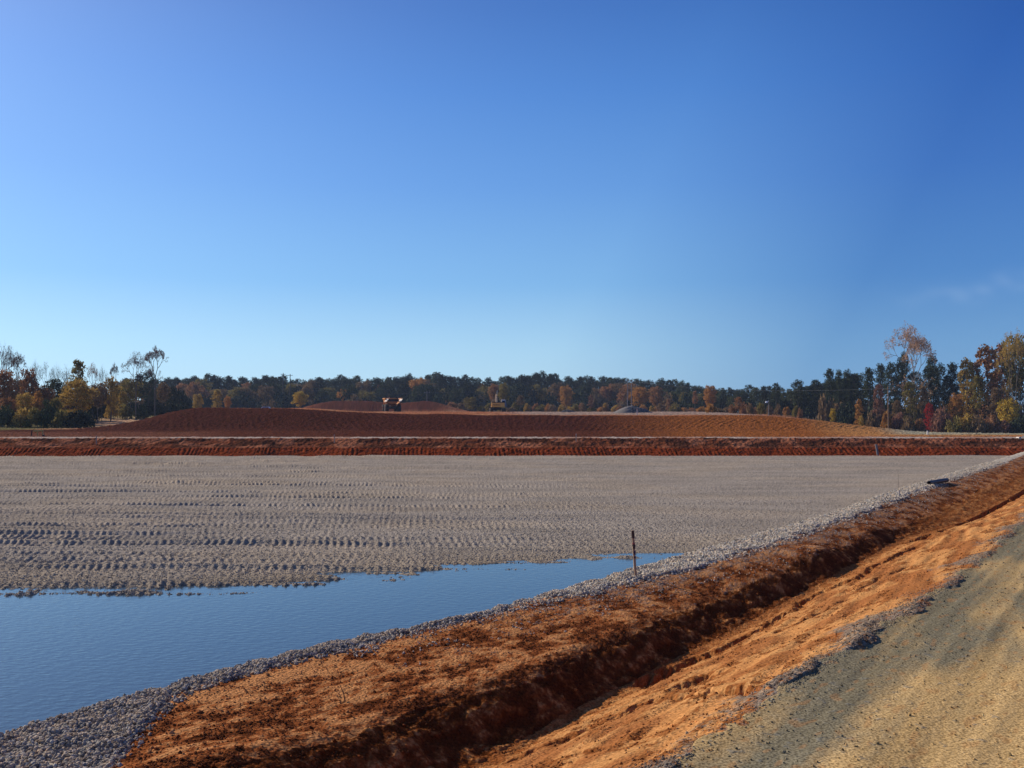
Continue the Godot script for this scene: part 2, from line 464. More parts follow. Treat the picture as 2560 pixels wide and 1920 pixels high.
# a sheet of quads over columns u and rows D, fanning out from behind the camera; split by kind into several meshes
func sheet(us: PackedFloat32Array, ds: PackedFloat32Array, apex: float, near: bool, kinds: int) -> Array:
	var w := us.size()
	var n := w * ds.size()
	var pos := PackedVector3Array()
	var col := PackedColorArray()
	var kind := PackedByteArray()
	pos.resize(n)
	col.resize(n)
	kind.resize(n)
	for r in ds.size():
		var D := ds[r]
		var fine := 1.0 - sm(18.0, 45.0, D)
		for c in w:
			var x := us[c] * (D + apex)
			if near:
				ground(x, D, fine)
			else:
				far_eval(x, D)
				e_k = 0
			var i := r * w + c
			pos[i] = Vector3(x, EYE - e_h, -D)
			if e_k != 2:
				e_c = e_c * 1.32            # the grain texture averages about 0.76
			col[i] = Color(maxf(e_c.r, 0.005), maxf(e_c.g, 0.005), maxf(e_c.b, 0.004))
			kind[i] = e_k
	var nor := PackedVector3Array()
	nor.resize(n)
	for r in ds.size():
		var r0 := maxi(r - 1, 0) * w
		var r1 := mini(r + 1, ds.size() - 1) * w
		for c in w:
			var dx := pos[r * w + mini(c + 1, w - 1)] - pos[r * w + maxi(c - 1, 0)]
			var dz := pos[r1 + c] - pos[r0 + c]
			nor[r * w + c] = dx.cross(dz).normalized()
	var out := []
	for k in kinds:
		var map := PackedInt32Array()
		map.resize(n)
		map.fill(-1)
		var p2 := PackedVector3Array()
		var n2 := PackedVector3Array()
		var c2 := PackedColorArray()
		var idx := PackedInt32Array()
		for r in ds.size() - 1:
			for c in w - 1:
				var a := r * w + c
				if kind[a] != k:
					continue
				for v in [a, a + w, a + w + 1, a, a + w + 1, a + 1]:
					if map[v] < 0:
						map[v] = p2.size()
						p2.append(pos[v])
						n2.append(nor[v])
						c2.append(col[v])
					idx.append(map[v])
		var arr := []
		arr.resize(Mesh.ARRAY_MAX)
		arr[Mesh.ARRAY_VERTEX] = p2
		arr[Mesh.ARRAY_NORMAL] = n2
		arr[Mesh.ARRAY_COLOR] = c2
		arr[Mesh.ARRAY_INDEX] = idx
		var m := ArrayMesh.new()
		m.add_surface_from_arrays(Mesh.PRIMITIVE_TRIANGLES, arr)
		out.append(m)
	return out

# ---------------------------------------------------------------- sky
func pick(xs: Array, ys: Array, x: float) -> Vector3:
	for i in xs.size() - 1:
		if x <= xs[i + 1]:
			var k := clampf((x - xs[i]) / (xs[i + 1] - xs[i]), 0.0, 1.0)
			return (ys[i] as Vector3).lerp(ys[i + 1], k)
	return ys[-1]

func make_sky(sun: Vector3) -> ImageTexture:
	var w := 1024
	var h := 512
	var els := [-90.0, -0.5, 0.0, 4.0, 8.0, 14.0, 19.7, 24.5, 40.0, 90.0]
	var cols := [Vector3(0.12, 0.08, 0.05), Vector3(0.16, 0.14, 0.12), Vector3(0.57, 0.83, 0.98), Vector3(0.415, 0.70, 0.95), Vector3(0.225, 0.50, 0.88), Vector3(0.130, 0.345, 0.79), Vector3(0.073, 0.245, 0.68), Vector3(0.043, 0.170, 0.545), Vector3(0.027, 0.105, 0.36), Vector3(0.02, 0.078, 0.27)]
	var gam := [0.0, 27.0, 51.0, 63.0, 77.0, 90.0, 180.0]
	var mul := [Vector3.ONE * 1.3, Vector3.ONE * 1.2, Vector3.ONE, Vector3.ONE * 0.92, Vector3(0.38, 0.50, 0.66), Vector3(0.38, 0.50, 0.67), Vector3(0.46, 0.56, 0.72)]
	var data := PackedFloat32Array()
	data.resize(w * h * 3)
	for r in h:
		var el := 90.0 - (r + 0.5) / h * 180.0
		var base := pick(els, cols, el)
		var ce := cos(deg_to_rad(el))
		var se := sin(deg_to_rad(el))
		for c in w:
			var az := (c + 0.5) / w * TAU                  # 0 is straight ahead, -z; a quarter turn is +x
			var d := Vector3(ce * sin(az), se, -ce * cos(az))
			var g := rad_to_deg(acos(clampf(d.dot(sun), -1.0, 1.0)))
			var v := base
			if el > -0.5:
				v = base * pick(gam, mul, g)
				var glow := 0.95 * exp(-g / 15.0)
				v += Vector3(0.98, 1.0, 0.86) * glow
				# a thin wisp of cirrus low on the right
				if el > 4.0 and el < 14.0 and az > 0.3 and az < 0.75:
					var q := (el - 6.7 - (az - 0.47) * 6.0 - 0.5 * na.get_noise_2d(az * 14.0, 2.0)) / 0.45
					var k := exp(-q * q) * sm(0.36, 0.50, az) * (1.0 - sm(0.58, 0.72, az)) * (0.55 + 0.6 * na.get_noise_2d(az * 30.0, el * 2.0))
					v += Vector3(0.075, 0.07, 0.055) * maxf(k, 0.0)
			var i := (r * w + c) * 3
			data[i] = v.x
			data[i + 1] = v.y
			data[i + 2] = v.z
	return ImageTexture.create_from_image(Image.create_from_data(w, h, false, Image.FORMAT_RGBF, data.to_byte_array()))

func noise_tex(size: int, freq: float, kind: int, normal: bool, strength := 6.0, octaves := 4) -> NoiseTexture2D:
	var n := FastNoiseLite.new()
	n.seed = 11
	n.noise_type = kind
	n.frequency = freq
	n.fractal_octaves = octaves
	var t := NoiseTexture2D.new()
	t.width = size
	t.height = size
	t.seamless = true
	t.as_normal_map = normal
	t.bump_strength = strength
	t.noise = n
	return t

# ---------------------------------------------------------------- trees: a few of each kind are built, the rest share their meshes
class Leaves:
	var p := PackedVector3Array()
	var c := PackedColorArray()
	var r: RandomNumberGenerator
	func leaf(at: Vector3, size: float, tint: Color) -> void:
		var a := Vector3(r.randf_range(-1, 1), r.randf_range(-1, 1), r.randf_range(-1, 1)).normalized()
		var b := a.cross(Vector3(r.randf_range(-1, 1), r.randf_range(-1, 1), r.randf_range(-1, 1))).normalized()
		var n := a.cross(b) * size * 0.25
		a *= size * r.randf_range(0.7, 1.2)
		b *= size * r.randf_range(0.45, 0.8)
		p.append(at - a) ; p.append(at + b + n) ; p.append(at + a)
		p.append(at - a) ; p.append(at + a) ; p.append(at - b + n)
		for i in 6:
			c.append(tint)
	func clump(at: Vector3, rad: Vector3, n: int, size: float, tint: Color) -> void:
		for i in n:
			var d := Vector3(r.randfn(), r.randfn(), r.randfn()) * 0.5
			if d.length() > 1.15:
				d = d.normalized()
			var k := r.randf_range(0.72, 1.28)
			leaf(at + d * rad, size * r.randf_range(0.7, 1.3), Color(tint.r * k, tint.g * k * r.randf_range(0.92, 1.08), tint.b * k))
	func mesh() -> ArrayMesh:
		var arr := []
		arr.resize(Mesh.ARRAY_MAX)
		arr[Mesh.ARRAY_VERTEX] = p
		arr[Mesh.ARRAY_COLOR] = c
		var m := ArrayMesh.new()
		m.add_surface_from_arrays(Mesh.PRIMITIVE_TRIANGLES, arr)
		return m

func new_leaves(s: int) -> Leaves:
	var l := Leaves.new()
	l.r = RandomNumberGenerator.new()
	l.r.seed = s
	return l

var P := {}                            # prototypes: [{wood, crown, h, w}]

func stem(st: SurfaceTool, h: float, r0: float, r1: float, bend: Vector2, n := 7) -> void:
	var a := Vector3(0, -0.4, 0)
	for i in 6:
		var k := (i + 1) / 6.0
		var b := Vector3(bend.x * sin(k * 2.6), h * k, bend.y * k * k)
		tube(st, a, b, lerpf(r0, r1, i / 6.0) * (1.25 if i == 0 else 1.0), lerpf(r0, r1, k), n, false)
		a = b

func make_pine(s: int, h: float, from: float, rad: float, dense: float) -> Dictionary:
	var l := new_leaves(s)
	var r := l.r
	var st := stool()
	stem(st, h * 0.97, 0.20, 0.05, Vector2(r.randf_range(-0.3, 0.3), r.randf_range(-0.3, 0.3)))
	var n := int(46 * dense)
	for i in n:
		var k := (i + r.randf()) / n
		var y := lerpf(h * from, h * 0.985, k)
		var prof := lerpf(0.72, 1.0, sm(0.0, 0.35, k)) * sqrt(maxf(0.02, 1.0 - pow(k, 2.6)))
		var len := rad * prof * r.randf_range(0.45, 1.2)
		var a := i * 2.4 + r.randf_range(-0.5, 0.5)
		var d := Vector3(cos(a), 0, sin(a))
		var tip := d * len + Vector3(0, y + len * r.randf_range(0.05, 0.4), 0)
		tube(st, Vector3(0, y - 0.25, 0), tip, 0.05, 0.015, 4, false)
		var tint := Color.WHITE * r.randf_range(0.65, 1.3)
		l.clump(tip, Vector3(1.05, 0.8, 1.05) * r.randf_range(0.8, 1.25), 46, 0.26, tint)
		if len > rad * 0.5:
			l.clump(tip * Vector3(0.55, 1, 0.55) - Vector3(0, 0.1, 0), Vector3(0.95, 0.75, 0.95), 34, 0.26, tint * 0.95)
	return {"wood": done(st), "crown": l.mesh(), "h": h, "w": rad * 2.0}

func make_round(s: int, h: float, from: float, rad: float, clumps: int, size: float) -> Dictionary:
	var l := new_leaves(s)
	var r := l.r
	var st := stool()
	stem(st, h * 0.72, 0.22, 0.08, Vector2(r.randf_range(-0.4, 0.4), 0.2))
	var cy := h * (from + 1.0) * 0.5
	var ry := h * (1.0 - from) * 0.5
	for i in clumps:
		var k := (i + 0.5) / clumps
		var y := 1.0 - 2.0 * k
		var a := i * 2.4 + r.randf_range(-0.3, 0.3)
		var q := sqrt(maxf(0.0, 1.0 - y * y))
		var rr := r.randf_range(0.55, 1.0) * (0.86 + 0.22 * na.get_noise_3d(cos(a) * q * 1.4 + s, y * 1.4, sin(a) * q * 1.4))
		var at := Vector3(cos(a) * q * rad * rr * lerpf(1.0, 0.8, sm(0.0, 1.0, y)), cy + y * ry * rr, sin(a) * q * rad * rr)
		if i % 4 == 0:
			tube(st, Vector3(0, minf(h * 0.68, lerpf(h * 0.2, at.y, 0.55)), 0), at, 0.07, 0.02, 4, false)
		l.clump(at, Vector3(1.0, 0.8, 1.0) * r.randf_range(0.7, 1.25) * rad * 0.24, 40, size, Color.WHITE * r.randf_range(0.6, 1.35))
	return {"wood": done(st), "crown": l.mesh(), "h": h, "w": rad * 2.0}

func make_narrow(s: int, h: float, from: float, rad: float, clumps: int) -> Dictionary:
	var l := new_leaves(s)
	var r := l.r
	var st := stool()
	stem(st, h * 0.97, 0.13, 0.03, Vector2(r.randf_range(-0.3, 0.3), r.randf_range(-0.2, 0.2)), 6)
	for i in clumps:
		var k := (i + r.randf()) / clumps
		var a := i * 2.4 + r.randf_range(-0.6, 0.6)
		var len := rad * sqrt(maxf(0.03, 1.0 - pow(k, 1.8))) * r.randf_range(0.3, 1.15) * lerpf(0.7, 1.0, sm(0.0, 0.3, k))
		var y := lerpf(h * from, h * 0.97, k)
		var at := Vector3(cos(a) * len, y + len * 0.5, sin(a) * len)
		tube(st, Vector3(0, y - 0.3, 0), at, 0.035, 0.012, 4, false)
		l.clump(at, Vector3(0.8, 0.7, 0.8) * r.randf_range(0.6, 1.1), 30, 0.24, Color.WHITE * r.randf_range(0.6, 1.35))
	return {"wood": done(st), "crown": l.mesh(), "h": h, "w": rad * 2.0}

func branch(st: SurfaceTool, l: Leaves, a: Vector3, d: Vector3, len: float, r0: float, depth: int, leafy: float, lsize: float, up: float) -> void:
	var r := l.r
	var mid := a + d * len * 0.5 + Vector3(r.randf_range(-1, 1), r.randf_range(-0.3, 0.3), r.randf_range(-1, 1)) * len * 0.06
	var b := a + (d + Vector3(0, up * 0.15, 0)).normalized() * len
	tube(st, a, mid, r0, r0 * 0.85, 5 if depth > 1 else 4, false)
	tube(st, mid, b, r0 * 0.85, r0 * 0.66, 5 if depth > 1 else 4, false)
	if depth <= 2 and leafy > 0.0 and r.randf() < leafy * (1.0 if depth < 2 else 0.6):
		l.clump(b, Vector3.ONE * minf(len, 1.2) * 0.6, int(17 * leafy) + 2, lsize, Color.WHITE * r.randf_range(0.7, 1.3))
	if depth == 0:
		return
	var n := 3 if r.randf() < 0.6 or depth < 3 else 2
	var spin := r.randf() * TAU
	var side := d.cross(Vector3(0.2, 0.1, 0.97)).normalized()
	var other := d.cross(side)
	for i in n:
		var w := spin + TAU * i / n + r.randf_range(-0.4, 0.4)
		var spread := r.randf_range(0.42, 0.95)
		var nd := (d + (side * cos(w) + other * sin(w)) * spread + Vector3(0, up * 0.18, 0)).normalized()
		var start := b if i > 0 or depth > 2 else mid
		branch(st, l, start, nd, len * r.randf_range(0.62, 0.82), r0 * (0.62 if i else 0.66), depth - 1, leafy, lsize, up)

func make_open(s: int, h: float, fork: float, leaders: int, depth: int, leafy: float, lsize: float, spread: float) -> Dictionary:
	var l := new_leaves(s)
	var st := stool()
	var f := h * fork
	var r0 := h * 0.0125
	tube(st, Vector3(0, -0.4, 0), Vector3(0.05, f * 0.5, 0), r0 * 1.25, r0, 8, false)
	tube(st, Vector3(0.05, f * 0.5, 0), Vector3(0, f, 0), r0, r0 * 0.86, 8, false)
	var len := (h - f) * 0.36
	for i in leaders:
		var a := 0.3 + TAU * i / leaders
		branch(st, l, Vector3(0, f, 0), Vector3(cos(a) * spread, 1.0, sin(a) * spread).normalized(), len, r0 * 0.7, depth, leafy, lsize, 0.6)
	# a few thinner limbs lower down
	for i in 3:
		var a := l.r.randf() * TAU
		branch(st, l, Vector3(0, f * l.r.randf_range(0.85, 1.0), 0), Vector3(cos(a), 0.75, sin(a)).normalized(), len * 0.6, r0 * 0.3, depth - 2, leafy * 0.6, lsize, 0.4)
	var c: ArrayMesh = l.mesh() if l.p.size() > 0 else null
	var wood := done(st)
	var box := wood.get_aabb()
	return {"wood": wood, "crown": c, "h": box.end.y, "w": maxf(box.size.x, box.size.z)}

func make_shrub(s: int, h: float, rad: float, clumps: int) -> Dictionary:
	var l := new_leaves(s)
	var r := l.r
	var st := stool()
	for i in clumps:
		var a := i * 2.4 + r.randf_range(-0.4, 0.4)
		var k := sqrt((i + 0.5) / clumps)
		var y := h * 0.85 * sqrt(maxf(0.05, 1.0 - k * k * 0.85)) * r.randf_range(0.35, 1.05)
		var at := Vector3(cos(a) * k * rad, y, sin(a) * k * rad)
		if i % 2 == 0:
			tube(st, Vector3(cos(a) * k * rad * 0.25, -0.2, sin(a) * k * rad * 0.25), at, 0.03, 0.01, 4, false)
		l.clump(at, Vector3(0.42, 0.36, 0.42) * r.randf_range(0.7, 1.2) * rad, 34, 0.14 * rad, Color.WHITE * r.randf_range(0.6, 1.35))
	return {"wood": done(st), "crown": l.mesh(), "h": h, "w": rad * 2.0}

func leaf_mat(r: float, g: float, b: float, through := 0.5) -> StandardMaterial3D:
	var m := mat(lin(r, g, b), 0.75)
	m.vertex_color_use_as_albedo = true
	m.metallic_specular = 0.2
	m.backlight_enabled = true
	m.backlight = Color(through, through, through)
	return m

func protos() -> void:
	P.pine = [make_pine(1, 20, 0.36, 3.6, 1.0), make_pine(2, 20, 0.42, 3.2, 0.95), make_pine(3, 20, 0.26, 4.0, 1.25), make_pine(4, 20, 0.52, 2.8, 0.75)]
	P.round = [make_round(11, 15, 0.18, 4.3, 76, 0.30), make_round(12, 15, 0.28, 4.6, 66, 0.30), make_round(13, 14, 0.12, 3.9, 70, 0.28), make_round(14, 16, 0.35, 4.2, 60, 0.30)]
	P.narrow = [make_narrow(21, 12, 0.12, 2.0, 52), make_narrow(22, 13, 0.25, 1.7, 46), make_narrow(23, 12, 0.4, 2.2, 44)]
	P.open = [make_open(31, 19, 0.30, 2, 5, 0.8, 0.14, 0.30), make_open(32, 17, 0.5, 3, 5, 0.4, 0.13, 0.5), make_open(33, 16, 0.6, 2, 5, 0.5, 0.12, 0.36)]
	P.bare = [make_open(41, 13, 0.35, 3, 4, 0.14, 0.15, 0.4), make_open(42, 13, 0.3, 3, 4, 0.0, 0.15, 0.32), make_open(43, 12, 0.4, 2, 4, 0.1, 0.15, 0.45)]
	P.shrub = [make_shrub(51, 2.4, 1.9, 26), make_shrub(52, 2.0, 1.6, 22), make_shrub(53, 3.0, 1.5, 26)]
	L = {
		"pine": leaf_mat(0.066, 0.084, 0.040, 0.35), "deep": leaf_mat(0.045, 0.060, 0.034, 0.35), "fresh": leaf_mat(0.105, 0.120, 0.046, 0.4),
		"olive": leaf_mat(0.27, 0.215, 0.062, 0.8), "rust": leaf_mat(0.40, 0.205, 0.095, 0.8), "orange": leaf_mat(0.52, 0.26, 0.07, 0.8), "yellow": leaf_mat(0.60, 0.42, 0.065, 0.7),
		"brown": leaf_mat(0.29, 0.19, 0.095, 0.7), "red": leaf_mat(0.55, 0.060, 0.045, 0.7), "maroon": leaf_mat(0.30, 0.150, 0.100, 0.7), "gold": leaf_mat(0.52, 0.345, 0.085, 0.8), "tan": leaf_mat(0.58, 0.37, 0.23, 0.7), "grey": leaf_mat(0.26, 0.19, 0.16, 0.6),
		"wood": mat(lin(0.15, 0.12, 0.095)), "dark_wood": mat(lin(0.085, 0.070, 0.060)),
	}

var L := {}
const NAMES := {"left": "left wood", "clearing": "trees behind the left clearing", "right": "right wood"}
const WORD := {"pine": "dark green", "deep": "very dark green", "fresh": "mid green", "olive": "olive green", "rust": "rust red", "orange": "orange", "yellow": "bright yellow", "brown": "brown", "red": "scarlet", "maroon": "maroon", "gold": "golden", "tan": "pale tan", "grey": "grey brown"}

func tree(called: String, kind: String, which: int, px: float, top: float, D: float, color: String, wide: float, label: String, category: String, group := "") -> Node3D:
	var p: Dictionary = P[kind][which % P[kind].size()]
	var x := (px - 512.0) / 904.6 * D
	var y := EYE - far_h(x, D)
	var hh := maxf(0.8, (412.0 - top) / 904.6 * D + EYE - y)
	var o := thing(called, label, category, Vector3(x, y - 0.05, -D), rng.randf() * TAU, group)
	var ky: float = hh / p.h
	var kx := ky * rng.randf_range(0.85, 1.15)
	if wide > 0.0:
		kx = wide / 904.6 * D / p.w
	o.scale = Vector3(kx, ky, kx)
	part("trunk" if kind != "shrub" else "stems", p.wood, L.dark_wood if kind in ["pine", "bare", "shrub"] else L.wood, o)
	if p.crown:
		part("crown" if kind != "shrub" else "foliage", p.crown, L[color], o)
	return o

const ORD := ["first", "second", "third", "fourth", "fifth", "sixth", "seventh", "eighth", "ninth", "tenth", "eleventh", "twelfth", "thirteenth", "fourteenth", "fifteenth", "sixteenth", "seventeenth", "eighteenth", "nineteenth", "twentieth"]
var counts := {}
func nth(key: String) -> String:
	var n: int = counts.get(key, 0)
	counts[key] = n + 1
	return ORD[n] if n < 20 else "%d%s" % [n + 1, ["th", "st", "nd", "rd", "th", "th", "th", "th", "th", "th"][(n + 1) % 10]]

func stretch_of(px: float) -> String:
	if px < 290.0: return "from the left, above the embankment's left shoulder"
	if px < 372.0: return "from the left, just left of the dump truck"
	if px < 412.0: return "from the left, above the dump truck"
	if px < 486.0: return "from the left, between dump truck and excavator"
	if px < 530.0: return "from the left, behind the excavator"
	if px < 612.0: return "from the left, between excavator and grey stone pile"
	if px < 656.0: return "from the left, behind the grey stone pile"
	if px < 740.0: return "from the left, right of the grey stone pile"
	return "from the left, above the embankment's right shoulder"

const TOPS := [Vector2(60, 376), Vector2(165, 377), Vector2(190, 375), Vector2(208, 374), Vector2(245, 376), Vector2(278, 376), Vector2(305, 377), Vector2(333, 375), Vector2(366, 377), Vector2(398, 375), Vector2(435, 373), Vector2(458, 374), Vector2(488, 378), Vector2(500, 377), Vector2(512, 374), Vector2(535, 372), Vector2(550, 373), Vector2(560, 376), Vector2(597, 377), Vector2(616, 375), Vector2(636, 377), Vector2(650, 380), Vector2(680, 378), Vector2(700, 384), Vector2(720, 388), Vector2(741, 386), Vector2(768, 385), Vector2(787, 388), Vector2(812, 382), Vector2(860, 374)]
func top_at(px: float) -> float:
	for i in TOPS.size() - 1:
		if px <= TOPS[i + 1].x:
			return lerpf(TOPS[i].y, TOPS[i + 1].y, clampf((px - TOPS[i].x) / (TOPS[i + 1].x - TOPS[i].x), 0.0, 1.0))
	return TOPS[-1].y

